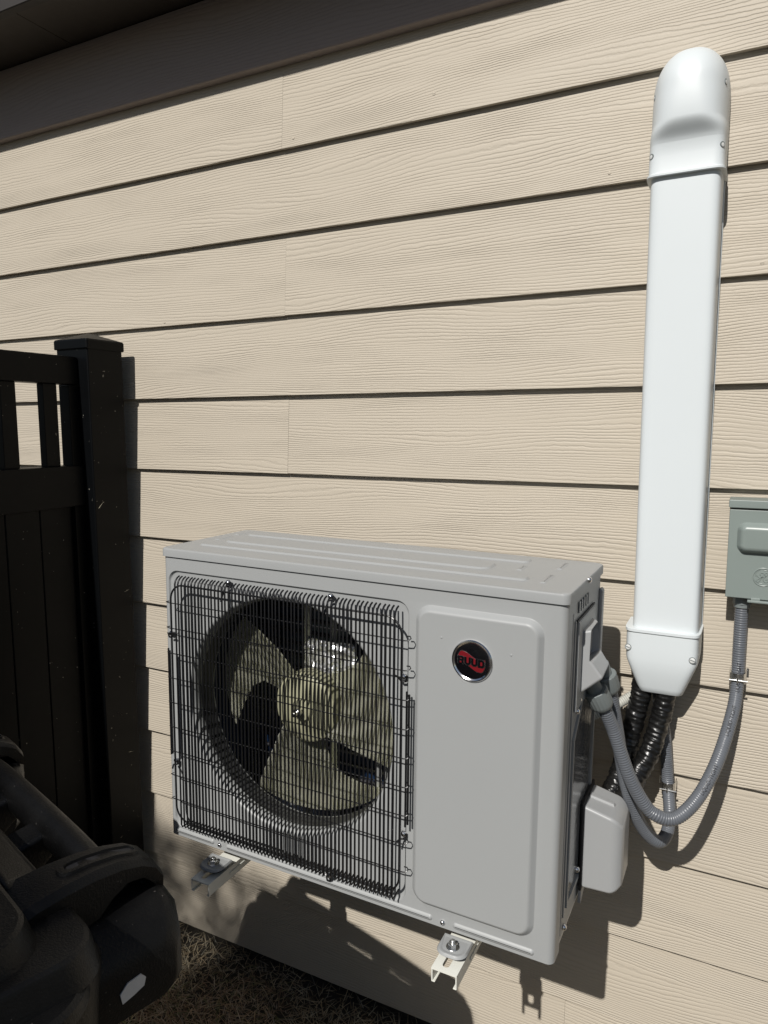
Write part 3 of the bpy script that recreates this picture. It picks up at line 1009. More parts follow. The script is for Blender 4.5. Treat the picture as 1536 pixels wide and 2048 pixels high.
bmesh.ops.recalc_face_normals(bm, faces=bm.faces[:])
bmesh.ops.bevel(bm, geom=bm.edges[:], offset=0.0042, segments=5, profile=0.5, affect='EDGES', clamp_overlap=True)
done('cover_shell', bm, M['casing_plastic'], ec, angle=50)

# valve cover
vc = empty('valve_cover', (0, 0, 0)); vc.parent = unit
bm = BM()
pts = [ul(*p) for p in ((0.738, -0.250, 0.602), (0.8015, -0.250, 0.604), (0.8015, -0.165, 0.604), (0.738, -0.165, 0.602),
                        (0.738, -0.250, 0.7445), (0.8015, -0.250, 0.728), (0.8015, -0.165, 0.728), (0.738, -0.165, 0.7445))]
add_hexa(bm, pts)
tops_ = [e for e in bm.edges if all(v.co.x > HW + 0.05 for v in e.verts)]
bmesh.ops.bevel(bm, geom=tops_, offset=0.021, segments=8, profile=0.5, affect='EDGES')
rest = [e for e in bm.edges if e.calc_face_angle(0) > math.radians(40)]
bmesh.ops.bevel(bm, geom=rest, offset=0.005, segments=3, profile=0.5, affect='EDGES')
done('cover_shell', bm, M['casing_plastic'], vc)
bm = BM()
pts = [ul(*p) for p in ((0.735, -0.254, 0.598), (0.7395, -0.254, 0.598), (0.7395, -0.160, 0.598), (0.735, -0.160, 0.598),
                        (0.735, -0.254, 0.749), (0.7395, -0.254, 0.749), (0.7395, -0.160, 0.749), (0.735, -0.160, 0.749))]
add_hexa(bm, pts, 0.0012, 1)
done('gasket', bm, M['dark'], vc)
bm = BM()
pts = [ul(*p) for p in ((0.742, -0.216, 0.7415), (0.782, -0.212, 0.7320), (0.782, -0.200, 0.7320), (0.742, -0.200, 0.7415),
                        (0.742, -0.214, 0.7470), (0.780, -0.210, 0.7370), (0.780, -0.202, 0.7370), (0.742, -0.202, 0.7470))]
add_hexa(bm, pts, 0.0012, 2)
done('cover_rib', bm, M['casing_plastic'], vc)
bm = BM()
pts = [ul(*p) for p in ((0.734, -0.252, 0.575), (0.739, -0.252, 0.575), (0.739, -0.215, 0.588), (0.734, -0.215, 0.588),
                        (0.734, -0.252, 0.604), (0.739, -0.252, 0.604), (0.739, -0.215, 0.616), (0.734, -0.215, 0.616))]
add_hexa(bm, pts, 0.0008, 1)
done('lower_tab', bm, M['casing_plastic'], vc)

# feet with bolts and rubber pads (front pair in view, rear pair behind)
for wx in (0.111, 0.582):
    for (ya, yb, s) in ((-0.4385, -0.395, -1), (-0.18, -0.137, 1)):
        fx = wx
        bm = BM()
        yc = ya if s < 0 else yb
        foot = empty('foot', (0, 0, 0)); foot.parent = unit
        zf = 0.5595
        outl = []
        R_ = 0.017; HWf = 0.0235
        yend = ya if s < 0 else yb
        yroot = yb if s < 0 else ya
        cyv = yend - s * R_
        outl = [(fx - HWf, yroot), (fx - HWf, cyv)]
        for k in range(1, 8):
            a = math.radians(180 - 90 * k / 8)
            outl.append((fx - HWf + R_ + R_ * math.cos(a), cyv + s * R_ * math.sin(a)))
        outl.append((fx - HWf + R_, yend)); outl.append((fx + HWf - R_, yend))
        for k in range(1, 8):
            a = math.radians(90 - 90 * k / 8)
            outl.append((fx + HWf - R_ + R_ * math.cos(a), cyv + s * R_ * math.sin(a)))
        outl += [(fx + HWf, cyv), (fx + HWf, yroot)]
        ccx = fx; ccy = (yend + yroot) / 2
        def lp_(d, z): return [ul(p[0], p[1], z) for p in grown(outl, d, ccx, ccy)]
        add_loft(bm, [lp_(0.001, zf - 0.0042), lp_(0.0, zf - 0.002), lp_(-0.0015, zf - 0.0002), lp_(-0.004, zf), lp_(-0.0065, zf - 0.0012), lp_(-0.008, zf - 0.0014)])
        done('foot_tab', bm, M['casing'], foot, angle=40)
        bm = BM()
        c = ul(fx, yend - s * 0.0255, 0.5553)
        add_cyl(bm, c + Vector((0, 0, 0.0003)), c + Vector((0, 0, -0.0100)), 0.0205, 0.0165, 24, 0.001)
        done('rubber_pad', bm, M['rubber'], foot)
        bm = BM()
        c = ul(fx - 0.001, yend - s * 0.020, zf - 0.0015)
        add_cyl(bm, c, c + Vector((0, 0, 0.0016)), 0.0105, seg=22, bev=0.0004)
        add_cyl(bm, c + Vector((0, 0, 0.0016)), c + Vector((0, 0, 0.0080)), 0.0074, seg=6, bev=0.0008)
        add_cyl(bm, c + Vector((0, 0, 0.0080)), c + Vector((0, 0, 0.0120)), 0.0036, seg=12, bev=0.0006)
        done('bolt', bm, M['zinc'], foot)

# ------------------------------------------------------------------ white line set cover
duct = empty('line_set_cover', (0.832, 0.0, 0.89))
tag(duct, 'white plastic line set cover with domed top running up the wall', 'pipe cover')
DO = Vector((0.832, 0.0, 0.89))
def dsec(z, w, d, n, cx=0.832, N=44):
    """half superellipse section standing on the wall"""
    out = []
    for k in range(N + 1):
        a = math.pi * k / N
        c, s = math.cos(a), math.sin(a)
        x = math.copysign(abs(c) ** (2.0 / n), c) * w / 2
        y = -(abs(s) ** (2.0 / n)) * d
        out.append(Vector((cx + x, y, z)) - DO)
    return out
bm = BM()
add_loft(bm, [dsec(z, 0.109, 0.074, 9) for z in (0.985, 1.25, 1.5, 1.78)])
done('channel', bm, M['white_pvc'], duct, angle=40)
bm = BM()
add_box(bm, (0.7815 - DO.x, -0.004, 0.985 - DO.z), (0.8885 - DO.x, 0.006, 1.78 - DO.z), 0.001, 1)
done('back_plate', bm, M['white_pvc'], duct)
bm = BM()
hood = [(1.7565, 0.1185, 0.0795, 9), (1.757, 0.1205, 0.0815, 9), (1.7600, 0.1205, 0.0815, 9), (1.7615, 0.1165, 0.0802, 9), (1.7630, 0.1157, 0.0800, 9), (1.785, 0.1155, 0.0800, 8.5), (1.806, 0.1155, 0.0802, 7.5)]
for k in range(1, 13):
    t_ = k / 12
    s_ = t_ * t_ * (3 - 2 * t_)
    hood.append((1.804 + 0.034 * t_, 0.1155 + 0.0005 * s_, 0.0802 + 0.0185 * s_, 7.5 - 4.1 * s_))
hood += [(1.855, 0.116, 0.0998, 3.3), (1.875, 0.116, 0.0996, 3.1), (1.890, 0.116, 0.0990, 2.9)]
for k in range(1, 17):
    a = math.radians(90 * k / 16 * 0.985)
    hood.append((1.890 + 0.068 * math.sin(a), 0.116 * max(math.cos(a), 0.02) ** 0.74, 0.099 * max(math.cos(a), 0.02) ** 0.62, 2.9 - 0.6 * math.sin(a)))
add_loft(bm, [dsec(*h_) for h_ in hood])
hd = done('domed_hood', bm, M['white_pvc'], duct, angle=28, wn_mod=False)
bm = BM()
term = [(1.0015, 0.1215, 0.083, 9), (1.0010, 0.124, 0.0845, 9), (0.9965, 0.124, 0.0845, 9), (0.9945, 0.1205, 0.082, 9), (0.966, 0.1205, 0.082, 9), (0.948, 0.1195, 0.0815, 9), (0.942, 0.117, 0.081, 9)]
for k in range(1, 7):
    t_ = k / 6
    term.append((0.942 - 0.056 * t_, 0.117 - 0.041 * t_, 0.081 - 0.013 * t_ ** 1.4, 9 - 2 * t_))
term.append((0.8845, 0.074, 0.066, 7)); term.append((0.8845, 0.069, 0.061, 7)); term.append((0.93, 0.075, 0.062, 7))
add_loft(bm, [dsec(z, w, d, n, 0.8285) for z, w, d, n in term])
done('end_fitting', bm, M['white_pvc'], duct, angle=45, wn_mod=False)
def slot_screw(p, axis, r, parent):
    bmx = BM()
    ax = Vector(axis).normalized()
    p = Vector(p)
    add_lathe(bmx, [(0, r), (0.0008, r), (0.0012, r * 0.8), (0.0013, 0.0001)], p, ax, 18)
    s_ = done('screw', bmx, M['screw_white'], parent)
    bmx = BM()
    side = ax.cross(Vector((0.3, 0, 1))).normalized(); up = side.cross(ax)
    c = p + ax * 0.0011
    pts_ = []
    for dz in (-0.0002, 0.0004):
        for (a, b2) in ((-1, -1), (1, -1), (1, 1), (-1, 1)):
            pts_.append(c + side * a * r * 0.85 + up * b2 * 0.0007 + ax * dz)
    add_hexa(bmx, pts_)
    done('screw_slot', bmx, M['gland'], s_, smooth=False)
    bmx = BM()
    add_lathe(bmx, [(0, r * 1.28), (0.0004, r * 1.28), (0.0004, r * 1.02), (0.0, r * 1.02)], p, ax, 18, False, False)
    done('screw_recess_shade', bmx, M['gland'], s_, smooth=False)  # grey ring painted as the shade of a recess round the screw
slot_screw(Vector((0.7745, -0.0800, 0.9665)) - DO, (-0.15, -1, 0), 0.0045, duct)
slot_screw(Vector((0.8795, -0.0810, 0.9575)) - DO, (0.1, -1, 0), 0.0045, duct)
def on_hood(x, d, n, w=0.116):
    q = min(1, abs(2 * (x - 0.832) / w))
    y = -d * (1 - q ** n) ** (1.0 / n)
    nx = math.copysign(q ** (n - 1) * 2 / w, x - 0.832)
    ny = -(abs(y) / d) ** (n - 1) / d
    return y, Vector((nx, ny, 0)).normalized()
for (sx, sz, d_, n_) in ((0.7800, 1.884, 0.0994, 2.97), (0.8845, 1.889, 0.0992, 2.95), (0.7800, 1.790, 0.080, 8.3), (0.8850, 1.792, 0.080, 8.3)):
    yy, nn = on_hood(sx, d_, n_)
    p0_ = Vector((sx, yy, sz)) - DO
    bm = BM(); add_lathe(bm, [(-0.002, 0.0046), (0.0005, 0.0046), (0.0007, 0.0040), (0.0007, 0.0001)], p0_, nn, 18)
    sc_ = done('screw_recess_shade', bm, M['gland'], duct)  # grey disc, slightly proud, coloured as the shade of a sunk hole
    bm = BM(); add_lathe(bm, [(0.0, 0.0032), (0.0010, 0.0032), (0.0013, 0.0022), (0.0013, 0.0001)], p0_ + Vector((0, 0, -0.0007)), nn, 14)
    done('screw', bm, M['screw_white'], sc_)

# ------------------------------------------------------------------ black wrapped refrigerant lines
def wrapped_line(pts, r, label):
    root = empty('refrigerant_line', pts[-1])
    O_ = Vector(pts[-1])
    path = catmull([Vector(p) - O_ for p in pts], 0.0016)
    sd = random.uniform(0, 50)
    def rad(s, a):
        wr = 0.00045 * math.sin(2 * math.pi * (s / 0.0095) + 2.2 * math.sin(a + sd) + 3.0 * mnoise.noise(Vector((s * 25, sd, 0))))
        wr += 0.0022 * mnoise.noise(Vector((s * 85 + sd, 1.3 * math.cos(a), 1.3 * math.sin(a))))
        wr += 0.0019 * mnoise.noise(Vector((s * 300 + sd, 3 * math.cos(a), 3 * math.sin(a))))
        return r + wr
    bmx = BM(); add_tube(bmx, path, rad, 26)
    done('wrapped_hose', bmx, M['tape'], root, angle=70, wn_mod=False)
    tag(root, label, 'hose', 'black lines below the white cover')
    return root
wrapped_line([(0.800, -0.044, 0.935), (0.797, -0.048, 0.890), (0.793, -0.050, 0.861), (0.785, -0.055, 0.815), (0.777, -0.064, 0.775), (0.769, -0.090, 0.733), (0.757, -0.130, 0.700), (0.744, -0.165, 0.690)], 0.0175,
             'black wrapped line nearest the condenser, left of the two under the white cover')
wrapped_line([(0.842, -0.044, 0.935), (0.840, -0.048, 0.898), (0.836, -0.050, 0.869), (0.828, -0.058, 0.825), (0.818, -0.072, 0.782), (0.801, -0.093, 0.742), (0.782, -0.128, 0.706), (0.757, -0.165, 0.688), (0.744, -0.190, 0.680)], 0.0172,
             'black wrapped line on the right, under the white cover, curving behind the conduits')

# pale drain hose behind
dr = empty('drain_hose', (0.725, -0.05, 0.825))
tag(dr, 'pale ribbed drain hose passing behind the black lines', 'hose')
path = catmull([Vector(p) - Vector((0.725, -0.05, 0.825)) for p in ((0.68, -0.06, 0.80), (0.725, -0.050, 0.825), (0.754, -0.040, 0.843), (0.779, -0.030, 0.861), (0.809, -0.026, 0.885), (0.822, -0.026, 0.93))], 0.0008)
bm = BM(); add_tube(bm, path, lambda s, a: 0.0088 + 0.0008 * math.sin(2 * math.pi * s / 0.0040), 14)
done('hose', bm, M['drain'], dr, angle=60, wn_mod=False)

# ------------------------------------------------------------------ liquid tight conduits
def text_mesh(txt, size):
    cu = bpy.data.curves.new('print', 'FONT')
    cu.body = txt
    cu.size = size
    ob = bpy.data.objects.new('print_tmp', cu)
    COL.objects.link(ob)
    dg = bpy.context.evaluated_depsgraph_get()
    me = bpy.data.meshes.new_from_object(ob.evaluated_get(dg))
    bpy.data.objects.remove(ob)
    bmx = BM(); bmx.from_mesh(me)
    bpy.data.meshes.remove(me)
    return bmx
def conduit(pts, r, label, prints=(), amp=0.00045):
    root = empty('conduit', pts[0])
    O_ = Vector(pts[0])
    path = catmull([Vector(p) - O_ for p in pts], 0.0009)
    bmx = BM(); add_tube(bmx, path, lambda s, a: r + amp * math.sin(2 * math.pi * s / 0.0042), 18)
    c = done('conduit_tube', bmx, M['conduit'], root, angle=60, wn_mod=False)
    tag(root, label, 'conduit', 'grey flexible conduits')
    # ink print that follows the tube on its camera-facing side
    cum = [0.0]
    for i in range(1, len(path)): cum.append(cum[-1] + (path[i] - path[i - 1]).length)
    for (txt, s0, size, adj) in prints:
        bt = text_mesh(txt, size)
        bmesh.ops.subdivide_edges(bt, edges=[e for e in bt.edges if e.calc_length() > 0.0015], cuts=1)
        for v in bt.verts:
            s_ = s0 + v.co.x
            i = min(range(0, len(cum), 1), key=lambda q: abs(cum[q] - s_)) if False else None
            lo_i, hi_i = 0, len(cum) - 1
            while hi_i - lo_i > 1:
                mid = (lo_i + hi_i) // 2
                if cum[mid] <= s_: lo_i = mid
                else: hi_i = mid
            t_ = (s_ - cum[lo_i]) / max(1e-9, cum[hi_i] - cum[lo_i])
            p = path[lo_i].lerp(path[hi_i], min(1, max(0, t_)))
            T = (path[hi_i] - path[lo_i]).normalized()
            face = Vector((0.25, -1.0, 0.35)); face = (face - T * face.dot(T)).normalized()
            side = face.cross(T)
            a = (v.co.y - size * 0.33) / r + adj
            v.co = p + (face * math.cos(a) + side * math.sin(a)) * (r + amp + 0.0003)
        done('conduit_print', bt, M['ink'], c, smooth=False, recalc=False)
    return root, path
def gland(root, path, s0, s1, r):
    a = path[s0]; b_ = path[s1]
    d = (b_ - a).normalized()
    bmx = BM()
    seg = 40
    ref = d.cross(Vector((1, 0, 0))).normalized(); up = d.cross(ref)
    L = (b_ - a).length
    loops = []
    for t_, rr_ in ((-0.02, r * 0.66), (0, r * 0.66), (0, r * 0.94), (0.0015, r), (L * 0.75, r * 0.98), (L * 0.9, r * 0.9), (L, r * 0.78), (L, r * 0.6)):
        lp = []
        for k in range(seg):
            an = 2 * math.pi * k / seg
            rk = rr_ * (1 + (0.02 if k % 2 else -0.02)) if rr_ > r * 0.85 else rr_
            lp.append(a + d * t_ + (ref * math.cos(an) + up * math.sin(an)) * rk)
        loops.append(lp)
    add_loft(bmx, loops)
    done('gland', bmx, M['gland'], root, angle=25, wn_mod=False)
c1, p1 = conduit([(0.748, -0.268, 0.958), (0.757, -0.262, 0.938), (0.764, -0.255, 0.920), (0.779, -0.240, 0.877), (0.803, -0.225, 0.800), (0.828, -0.210, 0.748), (0.847, -0.205, 0.732), (0.868, -0.195, 0.727), (0.887, -0.180, 0.738), (0.905, -0.155, 0.758), (0.921, -0.130, 0.789), (0.932, -0.100, 0.817), (0.942, -0.070, 0.855), (0.948, -0.045, 0.887), (0.9495, -0.030, 0.925), (0.9495, -0.027, 0.980), (0.9495, -0.027, 1.050)],
                 0.0106, 'grey ribbed conduit looping from the condenser up to the disconnect box',
                 prints=[('LIQUID-TIGHT', 0.345, 0.0085, 0.1), ('LIQUID-TIGHT', 0.455, 0.0085, 0.2), ('LIQUID-TIGHT', 0.535, 0.0085, 0.1)])
gland(c1, p1, 14, 52, 0.0185)
c2, p2 = conduit([(0.757, -0.236, 0.972), (0.767, -0.225, 0.945), (0.777, -0.200, 0.869), (0.791, -0.175, 0.766), (0.808, -0.150, 0.695), (0.825, -0.130, 0.655), (0.843, -0.113, 0.637), (0.853, -0.085, 0.641), (0.853, -0.050, 0.660), (0.8455, -0.017, 0.695), (0.840, -0.018, 0.754), (0.835, -0.026, 0.805), (0.826, -0.034, 0.854), (0.818, -0.040, 0.92)],
                 0.0106, 'grey ribbed conduit with the lower loop, rising behind the black lines')
gland(c2, p2, 14, 52, 0.0180)

# straps that hold the conduits to the wall
def strap(x, y, z, r, side, label):
    root = empty('conduit_strap', (x, 0, z))
    bmx = BM()
    n = 14
    w = 0.0075
    outer = []; inner = []
    for k in range(n + 1):
        a = math.pi * k / n
        outer.append((side * -math.cos(a) * (r + 0.0022), y - math.sin(a) * (r + 0.0022)))
        inner.append((side * -math.cos(a) * (r + 0.0010), y - math.sin(a) * (r + 0.0010)))
    poly = [(side * -(r + 0.0022), -0.0006)] + outer + [(side * (r + 0.0022), -0.0018), (side * (r + 0.006), -0.0018), (side * (r + 0.006), -0.0006), (side * (r + 0.0010), -0.0006)] + inner[::-1] + [(side * -(r + 0.0010), -0.0006)]
    add_prism(bmx, poly, lambda p: (p[0], p[1], -w), lambda p: (p[0], p[1], w))
    done('band', bmx, M['zinc'], root, angle=25)
    bmx = BM()
    add_box(bmx, (-0.0012, y - r - 0.0060, -w * 1.15), (0.0012, y - r - 0.0015, w * 1.15), 0.0008, 1)
    done('band_rib', bmx, M['zinc'], root)
    bmx = BM()
    add_cyl(bmx, (-0.013, y - r - 0.004, -0.003), (0.016, y - r - 0.004, -0.003), 0.0015, seg=8, bev=0.0003)
    done('clamp_bolt', bmx, M['zinc'], root)
    tag(root, label, 'strap', 'zinc conduit straps')
strap(0.9495, -0.029, 0.925, 0.0112, 1, 'shiny zinc strap on the conduit below the disconnect box')
strap(0.8455, -0.0175, 0.697, 0.0112, -1, 'shiny zinc strap on the lower conduit beneath the black lines')

# ------------------------------------------------------------------ disconnect box
box = empty('disconnect_box', (1.01, 0, 1.07))
tag(box, 'grey green electrical disconnect box at the right edge, embossed round emblem', 'electrical box')
BO = Vector((1.01, 0, 1.07))
def bbox_(name, lo, hi, bev, parent=box, mat='box', seg=2):
    bmx = BM(); add_box(bmx, [lo[i] - BO[i] for i in range(3)], [hi[i] - BO[i] for i in range(3)], bev, seg)
    return done(name, bmx, M[mat], parent)
bx0, bx1 = 0.9235, 1.100
bbox_('back_case', (bx0 + 0.002, -0.046, 1.071), (bx1 - 0.002, 0.002, 1.226), 0.0015)
bbox_('rain_lip', (bx0 - 0.0015, -0.060, 1.2195), (bx1 + 0.0015, 0.002, 1.2325), 0.0015)
door = bbox_('door', (bx0, -0.056, 1.068), (bx1, -0.0475, 1.2165), 0.0016)
# pressed grip field on the door
bm = BM()
gp = rrect(0.140, 0.052, 0.014, 7, 1.0065 - BO.x, 1.170 - BO.z)
lps = []
for d, y in ((0.0, -0.0558), (-0.0012, -0.0575), (-0.0045, -0.0640), (-0.0080, -0.0668), (-0.0120, -0.0678)):
    lps.append([(p[0], y, p[1]) for p in grown(gp, d, 1.0065 - BO.x, 1.170 - BO.z)])
add_loft(bm, lps)
done('grip_field', bm, M['box'], door, angle=40)
# round emblem, script monogram, embossed in the door
em = empty('emblem', (0.9785 - BO.x, -0.0562, 1.1065 - BO.z)); em.parent = box
bm = BM()
add_tube(bm, [(0.0148 * math.cos(2 * math.pi * k / 48), 0, 0.0148 * math.sin(2 * math.pi * k / 48)) for k in range(49)], 0.00095, 6, cap=False)
done('emblem_ring', bm, M['box'], em, wn_mod=False)
for q in range(4):
    a0 = math.radians(90 * q + 20)
    bm = BM()
    pth = [(math.cos(a0 + t_ * 1.15) * (0.0132 - 0.0022 * t_ * t_), 0, math.sin(a0 + t_ * 1.15) * (0.0132 - 0.0022 * t_ * t_)) for t_ in [k / 10 for k in range(11)]]
    add_tube(bm, pth, 0.00055, 6)
    done('emblem_swash', bm, M['box'], em, wn_mod=False)
strokes = [
    [(-0.0095, 0.0028), (-0.0082, 0.0010), (-0.0062, -0.0006), (-0.0038, -0.0010), (-0.0010, 0.0006), (0.0006, 0.0032), (0.0004, 0.0062), (-0.0016, 0.0076), (-0.0038, 0.0064), (-0.0048, 0.0040), (-0.0036, 0.0022)],
    [(-0.0004, 0.0030), (-0.0022, -0.0006), (-0.0040, -0.0040), (-0.0058, -0.0072), (-0.0080, -0.0082), (-0.0092, -0.0064), (-0.0078, -0.0040), (-0.0046, -0.0018), (-0.0010, 0.0000)],
    [(-0.0010, 0.0000), (0.0024, 0.0014), (0.0052, 0.0032), (0.0064, 0.0058), (0.0052, 0.0076), (0.0030, 0.0070), (0.0020, 0.0050), (0.0036, 0.0032)],
    [(0.0040, 0.0020), (0.0014, -0.0004), (0.0004, -0.0038), (0.0016, -0.0070), (0.0044, -0.0082), (0.0070, -0.0066), (0.0074, -0.0040), (0.0056, -0.0028), (0.0040, -0.0042)],
    [(0.0080, -0.0072), (0.0094, -0.0058), (0.0100, -0.0040)],
]
for st in strokes:
    bm = BM()
    add_tube(bm, catmull([Vector((p[0], 0, p[1])) for p in st], 0.0006), 0.00085, 6)
    done('emblem_stroke', bm, M['box'], em, wn_mod=False)
# latch slot at the bottom edge, threaded nipple
bbox_('latch_tab', (0.962, -0.0585, 1.0655), (0.976, -0.053, 1.0705), 0.0012)
bbox_('bottom_lip', (0.957, -0.0605, 1.0625), (bx1, -0.046, 1.0665), 0.0012)
bm = BM()
add_cyl(bm, Vector((0.9495, -0.027, 1.076)) - BO, Vector((0.9495, -0.027, 1.052)) - BO, 0.0145, seg=8, bev=0.0008)
add_cyl(bm, Vector((0.9495, -0.027, 1.053)) - BO, Vector((0.9495, -0.027, 1.046)) - BO, 0.0128, seg=24, bev=0.001)
done('nipple', bm, M['gland'], box, angle=30)
# mounting ear below the case with an oval hole
bm = BM()
ear = [(0.968, 1.072), (0.968, 1.024), (0.972, 1.0165), (0.980, 1.013), (1.04, 1.013), (1.04, 1.072)]
hole = [(0.9895 + 0.006 * math.cos(a), 1.0265 + 0.0028 * math.sin(a)) for a in [2 * math.pi * k / 16 for k in range(16)]]
# the ear hangs from the front rim so its hole throws a light spot on the wall

# ------------------------------------------------------------------ wheeled trash bin, near left
BYAW = math.atan2(-0.292, 0.956)
BIN = Vector((0.18, -0.795, GZ))
bin_ = empty('trash_bin', (BIN.x, BIN.y, BIN.z), (0, 0, BYAW))
tag(bin_, 'black wheeled trash bin with handle bar, lower left in front of the fence', 'trash bin')
# own axes: +x right, -y towards the viewer (front), +y to the wall; heights from world z
def bz(z): return z - GZ
def bpart(name, bmx, mat='bin', parent=None, **kw):
    return done(name, bmx, M[mat], parent or bin_, **kw)
def bl(u, v, z): return Vector((u, -v, bz(z)))
# body: tapered, rounded
bm = BM()
def bsec(z, w, v0, v1, r):
    return [bl(p[0], (v0 + v1) / 2 + p[1], z) for p in rrect(w, v1 - v0, r, 6)]
add_loft(bm, [bsec(-0.03, 0.40, 0.16, 0.60, 0.05), bsec(0.0, 0.42, 0.15, 0.62, 0.06), bsec(0.45, 0.49, 0.10, 0.69, 0.07), bsec(0.74, 0.53, 0.075, 0.735, 0.075), bsec(0.80, 0.545, 0.07, 0.745, 0.075)])
bpart('body', bm, angle=40)
# rim flange
bm = BM()
add_loft(bm, [bsec(0.775, 0.56, 0.055, 0.755, 0.07), bsec(0.785, 0.600, 0.052, 0.775, 0.07), bsec(0.845, 0.605, 0.050, 0.78, 0.07), bsec(0.853, 0.595, 0.055, 0.775, 0.065)])
bpart('rim', bm, angle=40)
# lid: stepped panels
def lsec(z, u, v0, v1, r): return [bl(p[0], (v0 + v1) / 2 + p[1], z) for p in rrect(2 * u, v1 - v0, r, 8)]
bm = BM()
add_loft(bm, [lsec(0.846, 0.330, 0.085, 0.80, 0.06), lsec(0.849, 0.338, 0.080, 0.805, 0.06), lsec(0.861, 0.337, 0.081, 0.803, 0.06), lsec(0.865, 0.332, 0.086, 0.798, 0.055)])
lid_b = bpart('lid', bm, angle=22)
bm = BM()
add_loft(bm, [lsec(0.864, 0.317, 0.068, 0.78, 0.04), lsec(0.888, 0.311, 0.072, 0.775, 0.04), lsec(0.8915, 0.3095, 0.0735, 0.7735, 0.039), lsec(0.8935, 0.3055, 0.0775, 0.77, 0.037)])
bpart('lid_step', bm, parent=lid_b, angle=22)
bm = BM()
add_loft(bm, [lsec(0.8925, 0.293, 0.112, 0.75, 0.045), lsec(0.911, 0.287, 0.118, 0.745, 0.045), lsec(0.9145, 0.2855, 0.1195, 0.7435, 0.044), lsec(0.9165, 0.2815, 0.1235, 0.74, 0.042)])
bpart('lid_step', bm, parent=lid_b, angle=22)
# raised back web of the lid between the straps
bm = BM()
add_hexa(bm, [bl(-0.20, 0.115, 0.87), bl(0.20, 0.115, 0.87), bl(0.185, 0.068, 0.86), bl(-0.185, 0.068, 0.86),
              bl(-0.19, 0.118, 0.915), bl(0.19, 0.118, 0.915), bl(0.175, 0.076, 0.897), bl(-0.175, 0.076, 0.897)], 0.008, 3)
bpart('lid_web', bm, parent=lid_b, angle=40)
# two hinge straps that reach over the handle bar, each with a slot groove
for s in (1, -1):
    bm = BM()
    prof_ = [(0.165, 0.890), (0.135, 0.901), (0.105, 0.908), (0.075, 0.911), (0.045, 0.911), (0.018, 0.908), (-0.004, 0.902), (-0.020, 0.892), (-0.030, 0.876), (-0.031, 0.862)]
    prof_lo = [(0.165, 0.850), (0.135, 0.852), (0.105, 0.855), (0.075, 0.858), (0.045, 0.863), (0.030, 0.875), (0.012, 0.884), (-0.006, 0.880), (-0.018, 0.868), (-0.022, 0.860)]
    wd = [0.040, 0.036, 0.033, 0.031, 0.029, 0.027, 0.026, 0.024, 0.021, 0.018]
    loops = []
    for (v_, zt), (v2, zl), w_ in zip(prof_, prof_lo, wd):
        uc = s * (0.205)
        e_ = 0.007
        loops.append([bl(uc - w_, v2, zl), bl(uc - w_, v_, zt - e_), bl(uc - w_ * 0.93 + 0.002, v_, zt - e_ * 0.3), bl(uc - w_ + e_, v_, zt),
                      bl(uc + w_ - e_, v_, zt), bl(uc + w_ * 0.93 - 0.002, v_, zt - e_ * 0.3), bl(uc + w_, v_, zt - e_), bl(uc + w_, v2, zl)])
    add_loft(bm, loops)
    hs_ = bpart('hinge_strap', bm, parent=lid_b, angle=32)
    # raised rib ring round a slot, its shade put in as a dark sheet
    zt_ = lambda v_: 0.911 if v_ > 0.045 else (0.908 + (v_ - 0.018) / 0.027 * 0.003 if v_ > 0.018 else (0.902 + (v_ + 0.004) / 0.022 * 0.006 if v_ > -0.004 else 0.892 + (v_ + 0.020) / 0.016 * 0.010))
    bm = BM()
    cu = s * 0.205
    def slot_loop(hu, v0_, v1_):
        pts_ = []
        nn_ = 9
        for k in range(nn_): pts_.append((cu + hu, v0_ + (v1_ - v0_) * k / (nn_ - 1)))
        for k in range(1, 6): pts_.append((cu + hu * math.cos(math.pi * k / 6), v1_ + hu * math.sin(math.pi * k / 6)))
        for k in range(nn_): pts_.append((cu - hu, v1_ + (v0_ - v1_) * k / (nn_ - 1)))
        for k in range(1, 6): pts_.append((cu - hu * math.cos(math.pi * k / 6), v0_ - hu * math.sin(math.pi * k / 6)))
        return pts_
    o_l = slot_loop(0.0125, 0.000, 0.062); i_l = slot_loop(0.0050, -0.002, 0.060)
    va = [bm.verts.new(bl(p[0], p[1], zt_(p[1]) - 0.002)) for p in o_l]
    vb = [bm.verts.new(bl(p[0], p[1], zt_(p[1]) + 0.0030)) for p in slot_loop(0.0112, 0.000, 0.062)]
    vc_ = [bm.verts.new(bl(p[0], p[1], zt_(p[1]) + 0.0030)) for p in slot_loop(0.0062, -0.002, 0.060)]
    vd = [bm.verts.new(bl(p[0], p[1], zt_(p[1]) - 0.002)) for p in i_l]
    for A_, B2 in ((va, vb), (vb, vc_), (vc_, vd)):
        for k in range(len(A_)):
            j = (k + 1) % len(A_)
            bm.faces.new((A_[k], A_[j], B2[j], B2[k]))
    bpart('strap_rib', bm, parent=hs_, angle=30)
    bm = BM()
    vv2 = [bm.verts.new(bl(p[0], p[1], zt_(p[1]) + 0.0004)) for p in i_l]
    bm.faces.new(vv2)
    bpart('slot_shade', bm, 'dark', hs_, smooth=False)
